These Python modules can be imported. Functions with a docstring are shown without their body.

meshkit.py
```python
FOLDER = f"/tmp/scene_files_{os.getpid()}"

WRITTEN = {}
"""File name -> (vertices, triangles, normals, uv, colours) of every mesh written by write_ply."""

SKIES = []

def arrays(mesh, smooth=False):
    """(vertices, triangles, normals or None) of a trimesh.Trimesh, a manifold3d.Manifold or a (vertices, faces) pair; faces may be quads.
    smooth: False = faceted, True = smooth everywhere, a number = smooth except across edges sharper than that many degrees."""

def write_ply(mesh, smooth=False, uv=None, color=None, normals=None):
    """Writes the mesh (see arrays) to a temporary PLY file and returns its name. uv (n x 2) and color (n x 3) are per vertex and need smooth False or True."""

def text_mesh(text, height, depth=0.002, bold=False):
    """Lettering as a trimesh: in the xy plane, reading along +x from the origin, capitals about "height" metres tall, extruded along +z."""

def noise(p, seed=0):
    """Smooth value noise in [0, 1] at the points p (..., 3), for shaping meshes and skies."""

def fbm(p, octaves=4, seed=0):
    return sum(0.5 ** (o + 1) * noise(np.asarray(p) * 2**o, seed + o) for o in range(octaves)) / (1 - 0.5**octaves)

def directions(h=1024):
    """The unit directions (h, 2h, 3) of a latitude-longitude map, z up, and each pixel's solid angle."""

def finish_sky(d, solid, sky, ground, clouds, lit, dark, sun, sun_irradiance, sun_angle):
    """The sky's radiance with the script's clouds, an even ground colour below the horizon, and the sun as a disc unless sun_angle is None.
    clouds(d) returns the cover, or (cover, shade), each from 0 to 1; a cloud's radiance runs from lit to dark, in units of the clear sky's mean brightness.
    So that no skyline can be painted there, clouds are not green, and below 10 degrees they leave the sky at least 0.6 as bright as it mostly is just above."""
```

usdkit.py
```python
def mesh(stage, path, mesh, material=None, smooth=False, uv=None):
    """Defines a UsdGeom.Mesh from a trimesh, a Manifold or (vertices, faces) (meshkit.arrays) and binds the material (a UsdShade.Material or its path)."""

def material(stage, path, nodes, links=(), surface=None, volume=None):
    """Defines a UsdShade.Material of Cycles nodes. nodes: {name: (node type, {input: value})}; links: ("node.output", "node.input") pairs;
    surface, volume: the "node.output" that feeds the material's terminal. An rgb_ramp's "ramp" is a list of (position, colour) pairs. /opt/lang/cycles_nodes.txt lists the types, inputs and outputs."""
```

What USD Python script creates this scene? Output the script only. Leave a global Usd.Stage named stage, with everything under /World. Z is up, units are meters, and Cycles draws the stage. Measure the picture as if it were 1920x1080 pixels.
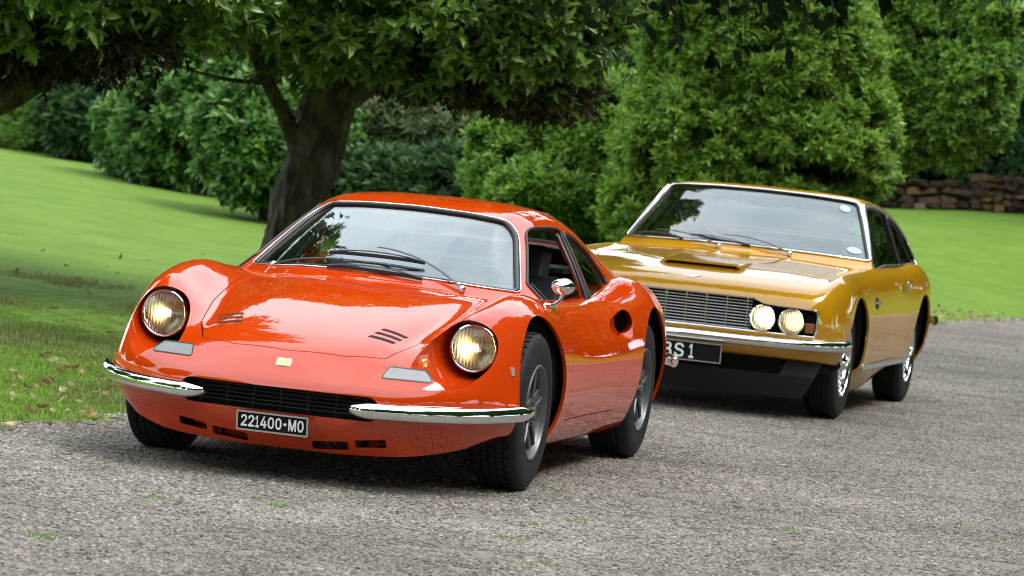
import math, random
import numpy as np, trimesh
import manifold3d as m3
from scipy.interpolate import make_interp_spline, PchipInterpolator, Akima1DInterpolator
from shapely.geometry import Polygon, Point
from shapely import affinity
import usdkit, meshkit
from pxr import Usd, UsdGeom, UsdLux, UsdShade, Sdf, Gf, Vt

stage = Usd.Stage.CreateInMemory()
UsdGeom.SetStageUpAxis(stage, UsdGeom.Tokens.z)
UsdGeom.SetStageMetersPerUnit(stage, 1.0)
UsdGeom.Xform.Define(stage, '/World')
UsdGeom.Scope.Define(stage, '/World/Looks')
rng = np.random.default_rng(7)

# ---------------------------------------------------------------- camera, sky, sun, exposure
CAM_F, CAM_H, CAM_PITCH, CAM_ROLL = 6567.65, 1.306, -0.034489, 0.101993
EXPOSURE = 1.25
SUN_EL, SUN_AZ = math.radians(62), math.radians(105)     # azimuth: atan2(x, y) of the direction towards the sun
SKY_STRENGTH, SUN_POWER, SUN_ANGLE = 0.10, 0.38, 26.0

def camera():
    fw = np.array([0, math.cos(CAM_PITCH), math.sin(CAM_PITCH)])
    r = np.array([1.0, 0, 0]); u = np.cross(r, fw)
    r2 = r * math.cos(CAM_ROLL) + u * math.sin(CAM_ROLL)
    u2 = -r * math.sin(CAM_ROLL) + u * math.cos(CAM_ROLL)
    c = UsdGeom.Camera.Define(stage, '/World/camera')
    m = Gf.Matrix4d(*r2, 0, *u2, 0, *(-fw), 0, 0, 0, CAM_H, 1)
    c.AddTransformOp().Set(m)
    c.CreateHorizontalApertureAttr(36.0); c.CreateVerticalApertureAttr(20.25)
    c.CreateFocalLengthAttr(36.0 * CAM_F / 1920)
    c.CreateClippingRangeAttr(Gf.Vec2f(0.1, 5000))
    c.CreateFStopAttr(7.1); c.CreateFocusDistanceAttr(14.3)
    c.CreateExposureAttr(EXPOSURE)
camera()

def mat(name, nodes, links=(), surface='p.BSDF', volume=None):
    return usdkit.material(stage, '/World/Looks/' + name, nodes, list(links), surface=surface, volume=volume)

def sky():
    dome = UsdLux.DomeLight.Define(stage, '/World/sky')
    dome.CreateIntensityAttr(1.0)
    m = usdkit.material(stage, '/World/Looks/overcast_sky', {
        'tc': ('texture_coordinate', {}),
        'mp': ('mapping', {'scale': (1.0, 1.0, 2.2)}),
        'n': ('noise_texture', {'scale': 2.3, 'detail': 6.0, 'roughness': 0.55}),
        'r': ('rgb_ramp', {'ramp': [(0.30, (7.0, 8.2, 9.6)), (0.55, (10.6, 11.3, 12.0)), (0.75, (13.4, 13.7, 14.0))]}),
        's': ('sky_texture', {'sky_type': 'single_scattering', 'sun_disc': False, 'sun_elevation': SUN_EL, 'sun_rotation': SUN_AZ}),
        'x': ('mix', {'fac': 0.86}),
        'b': ('background_shader', {'strength': SKY_STRENGTH})},
        [('tc.generated', 'mp.vector'), ('mp.vector', 'n.vector'), ('n.fac', 'r.fac'), ('s.color', 'x.color1'), ('r.color', 'x.color2'), ('x.color', 'b.color')],
        surface='b.background')
    UsdShade.MaterialBindingAPI.Apply(dome.GetPrim()).Bind(m)
    p = dome.GetPrim(); p.SetCustomDataByKey('kind', 'structure')
    sun = UsdLux.DistantLight.Define(stage, '/World/sun')
    sun.CreateNormalizeAttr(True); sun.CreateIntensityAttr(SUN_POWER); sun.CreateAngleAttr(SUN_ANGLE)
    sun.CreateColorAttr(Gf.Vec3f(1.0, 0.97, 0.92))
    d = np.array([math.sin(SUN_AZ) * math.cos(SUN_EL), math.cos(SUN_AZ) * math.cos(SUN_EL), math.sin(SUN_EL)])
    q = Gf.Rotation(Gf.Vec3d(0, 0, 1), Gf.Vec3d(*d))
    sun.AddTransformOp().Set(Gf.Matrix4d().SetRotate(q))
sky()

# ---------------------------------------------------------------- helpers
used = {}
def numbered(parent, name):
    k = (parent, name); n = used.get(k, 0); used[k] = n + 1
    return name if n == 0 else f'{name}_{n:03d}'
def path_of(parent, name):
    base = '/World' if parent is None else str(parent.GetPath())
    return base + '/' + numbered(base, name)
def tag(p, label=None, cat=None, group=None, kind=None):
    for k, v in (('label', label), ('category', cat), ('group', group), ('kind', kind)):
        if v: p.SetCustomDataByKey(k, v)
    return p
def thing(name, label, cat, loc=(0, 0, 0), rot=0.0, group=None):
    x = UsdGeom.Xform.Define(stage, path_of(None, name))
    x.AddTranslateOp().Set(Gf.Vec3d(*map(float, loc)))
    if rot: x.AddRotateZOp().Set(math.degrees(rot))
    return tag(x.GetPrim(), label, cat, group)
def put(parent, name, mesh, material, smooth=False):
    return usdkit.mesh(stage, path_of(parent, name), mesh, material, smooth=smooth).GetPrim()
def tones(prim, per):
    """Gives every piece of per vertices its own tone, read by the materials as the attribute "tone"."""
    n = len(UsdGeom.Mesh(prim).GetPointsAttr().Get()); t = np.repeat(np.random.default_rng(n).random(n // per + 1), per)[:n]
    UsdGeom.PrimvarsAPI(UsdGeom.Mesh(prim)).CreatePrimvar('tone', Sdf.ValueTypeNames.FloatArray, 'vertex').Set(Vt.FloatArray.FromNumpy(t.astype(np.float32)))
def putn(parent, name, vfn, material):
    v, f, n = vfn
    m = UsdGeom.Mesh.Define(stage, path_of(parent, name))
    m.CreatePointsAttr(Vt.Vec3fArray.FromNumpy(np.ascontiguousarray(v, np.float32)))
    m.CreateFaceVertexCountsAttr(Vt.IntArray.FromNumpy(np.full(len(f), 3, np.int32)))
    m.CreateFaceVertexIndicesAttr(Vt.IntArray.FromNumpy(np.ascontiguousarray(f, np.int32).ravel()))
    m.CreateSubdivisionSchemeAttr('none')
    m.CreateNormalsAttr(Vt.Vec3fArray.FromNumpy(np.ascontiguousarray(n, np.float32))); m.SetNormalsInterpolation('vertex')
    UsdShade.MaterialBindingAPI.Apply(m.GetPrim()).Bind(material)
    return m.GetPrim()

cat = trimesh.util.concatenate
def box(size, at=(0, 0, 0), rot=None):
    b = trimesh.creation.box(size)
    if rot is not None: b.apply_transform(trimesh.transformations.euler_matrix(*rot))
    b.apply_translation(at); return b
def rbox(size, at=(0, 0, 0), r=0.01, rot=None, seg=12):
    """A box with rounded edges."""
    s = m3.Manifold.sphere(r, seg); h = np.array(size) / 2 - r
    pts = [s.translate([a * h[0], b * h[1], c * h[2]]) for a in (-1, 1) for b in (-1, 1) for c in (-1, 1)]
    m = tri(m3.Manifold.batch_hull(pts))
    if rot is not None: m.apply_transform(trimesh.transformations.euler_matrix(*rot))
    m.apply_translation(at); return m
def tri(man):
    q = man.to_mesh(); return trimesh.Trimesh(np.array(q.vert_properties)[:, :3], np.array(q.tri_verts), process=False)
def revolve(profile, n=48, axis='y'):
    """profile: (axial, radius) points; a surface of revolution about the axis, faces outwards when the profile runs with the outside on its left."""
    p = np.array(profile, float); a = np.linspace(0, 2 * np.pi, n, endpoint=False)
    ax = np.repeat(p[:, :1], n, 1); rr = np.repeat(p[:, 1:], n, 1)
    X, Z = rr * np.cos(a), rr * np.sin(a)
    v = {'y': np.stack([X, ax, Z], -1), 'x': np.stack([ax, X, Z], -1), 'z': np.stack([X, Z, ax], -1)}[axis].reshape(-1, 3)
    f = []
    for i in range(len(p) - 1):
        for j in range(n):
            k = (j + 1) % n
            q = (i * n + j, i * n + k, (i + 1) * n + k, (i + 1) * n + j)
            f += [(q[0], q[1], q[2]), (q[0], q[2], q[3])]
    m = trimesh.Trimesh(v, f, process=False); m.update_faces(m.area_faces > 1e-12)
    return m
def tube(pts, r, sides=8, closed=False, flat=(1, 1), up=(0, 0, 1), caps=True):
    """A swept tube; r a number or one per point, flat scales the section sideways / upwards."""
    p = np.array(pts, float); n = len(p); r = np.broadcast_to(np.array(r, float), (n,))
    t = (np.roll(p, -1, 0) - np.roll(p, 1, 0)) if closed else np.gradient(p, axis=0)
    t /= np.linalg.norm(t, axis=1, keepdims=True) + 1e-12
    u = np.broadcast_to(np.array(up, float), p.shape)
    s = np.cross(t, u); ln = np.linalg.norm(s, axis=1, keepdims=True)
    s = np.where(ln > 1e-3, s / np.maximum(ln, 1e-9), [1, 0, 0]); w = np.cross(s, t)
    a = np.arange(sides) * 2 * np.pi / sides
    v = p[:, None] + r[:, None, None] * (flat[0] * np.cos(a)[None, :, None] * s[:, None] + flat[1] * np.sin(a)[None, :, None] * w[:, None])
    f = []
    for i in range(n if closed else n - 1):
        k = (i + 1) % n
        for j in range(sides):
            l = (j + 1) % sides
            f += [(i * sides + j, i * sides + l, k * sides + l), (i * sides + j, k * sides + l, k * sides + j)]
    v = v.reshape(-1, 3)
    if caps and not closed:
        v = np.vstack([v, p[0], p[-1]]); c0, c1 = len(v) - 2, len(v) - 1
        for j in range(sides):
            l = (j + 1) % sides
            f += [(c0, l, j), (c1, (n - 1) * sides + j, (n - 1) * sides + l)]
    m = trimesh.Trimesh(v, np.array(f), process=False)
    if m.volume < 0: m.invert()
    return m
def spline(pts, n, k=3, closed=False):
    p = np.array(pts, float)
    if closed: p = np.vstack([p, p[:1]])
    d = np.r_[0, np.cumsum(np.linalg.norm(np.diff(p, axis=0), axis=1))]
    s = make_interp_spline(d, p, k=min(k, len(p) - 1), bc_type='periodic' if closed else None)
    return s(np.linspace(0, d[-1], n, endpoint=not closed))
def prism(poly, a, b, axis):
    """Extrudes the 2-D polygon between a and b along the axis. axis 'z': poly in (x, y); 'y': (x, z); 'x': (y, z)."""
    if not isinstance(poly, Polygon): poly = Polygon(poly)
    m = trimesh.creation.extrude_polygon(poly, b - a, engine='earcut'); v = np.array(m.vertices); v[:, 2] += a
    v = {'z': v, 'y': v[:, [0, 2, 1]], 'x': v[:, [2, 0, 1]]}[axis]
    m = trimesh.Trimesh(v, m.faces)
    if m.volume < 0: m.invert()
    return m
def man(mesh, props=0):
    m = trimesh.Trimesh(mesh.vertices, mesh.faces); m.merge_vertices()
    v = np.array(m.vertices, np.float32)
    if props: v = np.hstack([v, np.zeros((len(v), props), np.float32)])
    return m3.Manifold(m3.Mesh(vert_properties=np.ascontiguousarray(v), tri_verts=np.ascontiguousarray(m.faces, np.uint32)))
def rpoly(pts, r, q=6):
    """A polygon with rounded corners."""
    p = Polygon(pts); return p.buffer(-r, quad_segs=q).buffer(r, quad_segs=q)

class Loft:
    """A smooth skin through a net of points net[u][v] = (x, y, z) of the left half (v = 0 on the centre plane above, the last v on the centre plane below),
    mirrored to a closed solid. at(u, v) in index units."""
    def __init__(self, net, tight=False):
        P = np.array(net, float); self.P = P
        U, V = P.shape[:2]
        full = np.concatenate([P[:, :0:-1] * [1, -1, 1], P], 1)          # v from -(V-1) to V-1
        du = np.linalg.norm(np.diff(full, axis=0), axis=2).mean(1); dv = np.linalg.norm(np.diff(full, axis=1), axis=2).mean(0)
        self.tu = np.r_[0, np.cumsum(np.maximum(du, 0.03))]; tv = np.r_[0, np.cumsum(np.maximum(dv, 0.02))]; self.tv = tv - tv[V - 1]
        self.U, self.V = U, V
        self.sp = (lambda t, x, axis: Akima1DInterpolator(t, x, axis=axis, method='makima')) if tight else (lambda t, x, axis: make_interp_spline(t, x, axis=axis, k=3))
        self.s = self.sp(self.tu, full, 0)
        self.iv = np.arange(-(V - 1), V)
    def at(self, u, v, off=0.0):
        """Points at index coordinates u, v (arrays of the same shape), moved outwards by off."""
        u, v = np.broadcast_arrays(np.asarray(u, float), np.asarray(v, float))
        sh = u.shape; u, v = u.ravel(), v.ravel()
        pu = np.interp(u, np.arange(self.U), self.tu); pv = np.interp(v, self.iv, self.tv)
        e = 2e-3
        def ev(a, b):
            rows = self.s(a)                                             # n x V' x 3
            out = np.empty((len(a), 3))
            key = np.round(a, 9); order = {}
            for i, k in enumerate(key): order.setdefault(k, []).append(i)
            for k, idx in order.items():
                out[idx] = self.sp(self.tv, rows[idx[0]], 0)(b[idx])
            return out
        p = ev(pu, pv)
        if np.any(off):
            n = self.normal(pu, pv, ev, e); p = p + n * off
        return p.reshape(sh + (3,))
    def normal(self, pu, pv, ev, e):
        lo, hi = self.tu[0], self.tu[-1]
        a = ev(np.clip(pu + e, lo, hi), pv) - ev(np.clip(pu - e, lo, hi), pv)
        b = ev(pu, np.clip(pv + e, self.tv[0], self.tv[-1])) - ev(pu, np.clip(pv - e, self.tv[0], self.tv[-1]))
        n = np.cross(a, b); n /= np.linalg.norm(n, axis=1, keepdims=True) + 1e-12
        return n * self.sign
    sign = 1.0
    def grid(self, su, sv):
        U, V = self.U, self.V
        pu = np.concatenate([np.linspace(self.tu[i], self.tu[i + 1], su, endpoint=False) for i in range(U - 1)] + [[self.tu[-1]]])
        pv = np.concatenate([np.linspace(self.tv[i], self.tv[i + 1], sv, endpoint=False) for i in range(2 * V - 2)] + [[self.tv[-1]]])
        rows = self.s(pu)
        sp = self.sp(self.tv, rows, 1)
        X = sp(pv); Xv = sp.derivative()(pv)
        Xu = self.sp(self.tv, self.s.derivative()(pu), 1)(pv)
        N = np.cross(Xu, Xv); N /= np.linalg.norm(N, axis=2, keepdims=True) + 1e-12
        self.X, self.N = X, N * self.sign
    def solid(self, off=0.0):
        X, N = self.X + self.N * off, self.N
        nu, nv = X.shape[:2]
        v = np.concatenate([X[:, :-1].reshape(-1, 3), X[0].mean(0, keepdims=True), X[-1].mean(0, keepdims=True)])
        n = np.concatenate([N[:, :-1].reshape(-1, 3), [[0, 0, -1], [0, 0, -1]]])
        m = nv - 1; i, j = np.meshgrid(np.arange(nu - 1), np.arange(m), indexing='ij'); k = (j + 1) % m
        a, b, c, d = i * m + j, i * m + k, (i + 1) * m + k, (i + 1) * m + j
        f = np.concatenate([np.stack([a, b, c], -1).reshape(-1, 3), np.stack([a, c, d], -1).reshape(-1, 3)])
        j = np.arange(m); k = (j + 1) % m; c0, c1 = len(v) - 2, len(v) - 1
        f = np.concatenate([f, np.stack([np.full(m, c0), k, j], -1), np.stack([np.full(m, c1), (nu - 1) * m + j, (nu - 1) * m + k], -1)])
        vol = np.einsum('ij,ij->', v[f[:, 0]], np.cross(v[f[:, 1]], v[f[:, 2]]))
        if vol < 0: f = f[:, ::-1]
        return m3.Manifold(m3.Mesh(vert_properties=np.ascontiguousarray(np.hstack([v, n]), np.float32), tri_verts=np.ascontiguousarray(f, np.uint32)))
def shaded(solid, crease=35):
    """(vertices, faces, normals) of a solid whose skin carries normals; cut faces are flat."""
    q = solid.to_mesh(); vp = np.array(q.vert_properties); f = np.array(q.tri_verts).astype(int)
    v, n = vp[:, :3], vp[:, 3:6] if vp.shape[1] >= 6 else np.zeros((len(vp), 3))
    fn = np.cross(v[f[:, 1]] - v[f[:, 0]], v[f[:, 2]] - v[f[:, 0]]); ar = np.linalg.norm(fn, axis=1, keepdims=True)
    keep = ar[:, 0] > 1e-13; f, fn = f[keep], fn[keep] / ar[keep]
    cn = n[f]; ln = np.linalg.norm(cn, axis=2, keepdims=True)
    skin = ln > 0.3
    cn = np.where(skin, cn / np.maximum(ln, 1e-9), fn[:, None])
    dot = np.einsum('ijk,ik->ij', cn, fn)
    cn = np.where(dot[..., None] < -0.2, -cn, cn); dot = np.abs(dot)
    cn = np.where(dot[..., None] < 0.5, fn[:, None], cn)
    cut = np.nonzero(~skin[..., 0].any(1))[0]                          # cut faces: smooth among themselves below the crease angle
    if len(cut):
        key = np.round(v[f[cut]].reshape(-1, 3), 5); _, inv = np.unique(key, axis=0, return_inverse=True); inv = inv.ravel()
        w = ar[keep][cut]; order = np.argsort(inv, kind='stable'); cc = math.cos(math.radians(crease))
        bounds = np.r_[np.nonzero(np.diff(inv[order], prepend=-1))[0], len(order)]
        for s, e in zip(bounds[:-1], bounds[1:]):
            if e - s < 2: continue
            ids = order[s:e]; fi = ids // 3; N = fn[cut[fi]]; near = (N @ N.T > cc) * w[fi].T
            M = near @ N; M /= np.linalg.norm(M, axis=1, keepdims=True) + 1e-12
            cn[cut[fi], ids % 3] = M
    return v[f].reshape(-1, 3), np.arange(len(f) * 3).reshape(-1, 3), cn.reshape(-1, 3)
# ---------------------------------------------------------------- materials
def simple(name, color, rough=0.5, metallic=0.0, **kw):
    return mat(name, {'p': ('principled_bsdf', {'base_color': color, 'roughness': rough, 'metallic': metallic, **kw})})
def paint(name, color, flake=0.0, rough=0.32):
    """Car lacquer: colour with a clear coat whose orange peel is barely visible, a little road dust."""
    return mat(name, {
        'g': ('geometry', {}), 'n': ('noise_texture', {'scale': 60.0, 'detail': 1.0}), 'd': ('noise_texture', {'scale': 2.5, 'detail': 4.0}),
        'r': ('rgb_ramp', {'ramp': [(0.35, color), (0.75, tuple(c * 0.93 + 0.004 for c in color))]}),
        'b': ('bump', {'strength': 0.02, 'distance': 0.002}),
        'p': ('principled_bsdf', {'roughness': rough, 'metallic': flake, 'coat_weight': 1.0, 'coat_roughness': 0.015, 'coat_ior': 1.74, 'specular_ior_level': 0.0})},
        [('g.position', 'd.vector'), ('d.fac', 'r.fac'), ('r.color', 'p.base_color'), ('g.position', 'n.vector'), ('n.fac', 'b.height'), ('b.normal', 'p.coat_normal')])
M = {}
M['orange'] = paint('orange_red_paint', (0.45, 0.035, 0.0005))
M['gold'] = paint('gold_paint', (0.45, 0.220, 0.004), flake=0.12, rough=0.36)
M['chrome'] = mat('chrome', {'g': ('geometry', {}), 'n': ('noise_texture', {'scale': 9.0, 'detail': 3.0}),
    'r': ('map_range', {'to_min': 0.03, 'to_max': 0.09}), 'p': ('principled_bsdf', {'base_color': (0.78, 0.79, 0.80), 'metallic': 1.0})},
    [('g.position', 'n.vector'), ('n.fac', 'r.value'), ('r.result', 'p.roughness')])
M['steel'] = simple('brushed_steel', (0.66, 0.66, 0.65), 0.25, 1.0)
M['alloy'] = simple('grey_alloy', (0.105, 0.107, 0.11), 0.42, 0.65)
M['black'] = simple('satin_black', (0.012, 0.012, 0.012), 0.45)
M['dark'] = simple('underbody_black', (0.008, 0.008, 0.008), 0.9)
M['rubber_trim'] = simple('black_rubber_trim', (0.02, 0.02, 0.022), 0.4)
M['rubber'] = mat('tyre_rubber', {'tc': ('texture_coordinate', {}), 'n': ('noise_texture', {'scale': 30.0, 'detail': 4.0}),
    'r': ('rgb_ramp', {'ramp': [(0.3, (0.008, 0.008, 0.008)), (0.7, (0.019, 0.018, 0.017))]}), 'p': ('principled_bsdf', {'roughness': 0.7, 'specular_ior_level': 0.22}),
    'b': ('bump', {'strength': 0.25, 'distance': 0.004})},
    [('tc.object', 'n.vector'), ('n.fac', 'r.fac'), ('r.color', 'p.base_color'), ('n.fac', 'b.height'), ('b.normal', 'p.normal')])
M['white_enamel'] = simple('white_enamel', (0.75, 0.75, 0.73), 0.35)
M['plate_black'] = simple('plate_black', (0.006, 0.006, 0.006), 0.65, specular_ior_level=0.15)
M['yellow_enamel'] = simple('cream_yellow_enamel', (0.78, 0.62, 0.22), 0.3)
M['leather'] = simple('black_leather', (0.02, 0.02, 0.021), 0.45)
M['tan'] = simple('dark_carpet', (0.025, 0.022, 0.02), 0.9)
M['lens_white'] = mat('frosted_lens', {'tc': ('texture_coordinate', {}), 'w': ('wave_texture', {'scale': 90.0, 'bands_direction': 'y'}),
    'b': ('bump', {'strength': 0.4, 'distance': 0.003}), 'p': ('principled_bsdf', {'base_color': (0.23, 0.23, 0.23), 'roughness': 0.35})},
    [('tc.object', 'w.vector'), ('w.fac', 'b.height'), ('b.normal', 'p.normal')])
M['amber'] = simple('amber_lens', (0.22, 0.085, 0.03), 0.15)
def glass(name, tint, ior=1.95, rough=0.0):
    """A pane: clear with a mirror of the right strength from either side."""
    return mat(name, {'t': ('transparent_bsdf', {'color': tint}), 'g': ('glossy_bsdf', {'color': (1, 1, 1), 'roughness': rough}), 'geo': ('geometry', {}), 'i': ('mix_float', {'a': ior, 'b': 1 / ior}),
        'f': ('fresnel', {}), 'x': ('mix_closure', {})}, [('geo.backfacing', 'i.fac'), ('i.result', 'f.IOR'), ('f.fac', 'x.fac'), ('t.BSDF', 'x.closure1'), ('g.BSDF', 'x.closure2')], surface='x.closure')
M['glass'] = glass('window_glass', (0.76, 0.86, 0.86))
M['glass_dark'] = glass('tinted_side_glass', (0.42, 0.47, 0.46))
def lens_mat():
    return mat('headlamp_lens', {'tc': ('texture_coordinate', {}), 'w': ('wave_texture', {'scale': 22.0, 'bands_direction': 'y', 'distortion': 0.6}),
        'v': ('voronoi_texture', {'scale': 38.0}), 'a': ('math', {'math_type': 'add'}),
        'b': ('bump', {'strength': 0.35, 'distance': 0.005}), 't': ('refraction_bsdf', {'color': (0.96, 0.97, 0.95), 'roughness': 0.02, 'IOR': 1.12}),
        'g': ('glossy_bsdf', {'color': (1, 1, 1), 'roughness': 0.04}), 'f': ('fresnel', {'IOR': 1.45}), 'x': ('mix_closure', {})},
        [('tc.object', 'w.vector'), ('tc.object', 'v.vector'), ('w.fac', 'a.value1'), ('v.distance', 'a.value2'), ('a.value', 'b.height'), ('b.normal', 't.normal'),
         ('b.normal', 'g.normal'), ('f.fac', 'x.fac'), ('t.BSDF', 'x.closure1'), ('g.BSDF', 'x.closure2')], surface='x.closure')
M['lens'] = lens_mat()
M['bulb_warm'] = mat('warm_bulb', {'e': ('emission', {'color': (1.0, 0.72, 0.30), 'strength': 4.5})}, surface='e.emission')
M['bulb_bright'] = mat('lit_bulb', {'e': ('emission', {'color': (1.0, 0.84, 0.50), 'strength': 7.0})}, surface='e.emission')
M['reflector'] = simple('silver_reflector', (0.55, 0.50, 0.42), 0.2, 1.0)

# ---------------------------------------------------------------- car pieces
def tyre(radius, width, bead, n=72, grooves=4, blocks=0):
    w, t = width / 2, radius
    p = [(-w + .018, bead), (-w + .004, bead + .014), (-w - .004, bead + .45 * (t - bead)), (-w + .002, t - .030), (-w + .012, t - .012), (-w + .026, t - .003)]
    xs = np.linspace(-w + .034, w - .034, grooves + 2)
    half = (xs[1] - xs[0]) / 2
    pitch = (2 * w - .052) / (grooves + 1)
    for k in range(grooves):
        c = -w + .026 + pitch * (k + 1); crown = .003 * (c / w) ** 2
        p += [(c - .0035, t - crown), (c - .0025, t - .008), (c + .0025, t - .008), (c + .0035, t - crown)]
    p += [(w - .026, t - .003), (w - .012, t - .012), (w - .002, t - .030), (w + .004, bead + .45 * (t - bead)), (w - .004, bead + .014), (w - .018, bead)]
    m = revolve(p, n)
    if m.volume < 0: m.invert()
    return m
def tread_blocks(radius, width, rows, per, r0=.0025):
    out = []
    pitch = (width - .052) / rows
    for i in range(rows):
        y = -width / 2 + .026 + pitch * (i + .5)
        for k in range(per):
            a = 2 * np.pi * (k + .5 * (i % 2)) / per
            b = box((.6 * 2 * np.pi * radius / per, pitch * .78, .006)); b.apply_transform(trimesh.transformations.rotation_matrix(.35 * (-1) ** i, [0, 0, 1]))
            b.apply_translation((0, y, radius + .0005)); b.apply_transform(trimesh.transformations.rotation_matrix(a, [0, 1, 0])); out.append(b)
    return cat(out)
def headlamp(parent, at, r, lit='bulb_warm', ring='chrome'):
    """A round lamp that faces +x: chrome ring (> lens, reflector, bulb)."""
    x, y, z = at
    ringm = revolve([(-.020, r * 1.0), (.004, r * 1.03), (.012, r * 1.0), (.014, r * .95), (.008, r * .895), (-.004, r * .88), (-.02, r * .88), (-.02, r * 1.0)], 64, 'x')
    ringm.apply_translation(at)
    if ringm.volume < 0: ringm.invert()
    R = put(parent, 'headlamp', ringm, M[ring], 40)
    a = np.linspace(0, 1, 10)
    l = revolve([(.004 + .022 * (1 - q * q), max(r * .885 * q, 1e-4)) for q in a], 48, 'x'); l.apply_translation(at)
    put(R, 'lens', l, M['lens'], True)
    b = revolve([(-.085 + .085 * q * q, max(r * .885 * q, 1e-4)) for q in a], 48, 'x'); b.apply_translation(at)
    put(R, 'reflector', b, M['reflector'], True)
    bl = trimesh.creation.icosphere(2, .011 if lit == 'bulb_warm' else .014); bl.apply_translation((x - (.045 if lit == 'bulb_warm' else .0715), y, z))
    put(R, 'bulb', bl, M[lit], True)
    return R
def plate(parent, center, size, text, letter_h, tilt, rim='steel', bold=True, gap=None, r=0.01, squeeze=1.0, dots=()):
    """A number plate facing +x: frame, black panel, raised characters."""
    w, h = size; cx, cy, cz = center
    T = np.eye(4); T[:3, :3] = np.array([[0, 0, 1], [1, 0, 0], [0, 1, 0]]).T.T     # local x -> y, local y -> z, local z -> x
    T[:3, :3] = np.stack([[0, 1, 0], [0, 0, 1], [1, 0, 0]], 1)
    R = trimesh.transformations.rotation_matrix(-tilt, [0, 1, 0]); R[:3, 3] = center
    def setm(m): m.apply_transform(T); m.apply_transform(R); return m
    o = rpoly([(-w / 2, -h / 2), (w / 2, -h / 2), (w / 2, h / 2), (-w / 2, h / 2)], r); i = o.buffer(-.0065)
    frame = trimesh.creation.extrude_polygon(o.difference(i), .012, engine='earcut')
    P = put(parent, 'number_plate', setm(frame), M[rim], 30)
    panel = trimesh.creation.extrude_polygon(i.buffer(.001), .006, engine='earcut'); put(P, 'plate_panel', setm(panel), M['plate_black'])
    return P, setm
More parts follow.
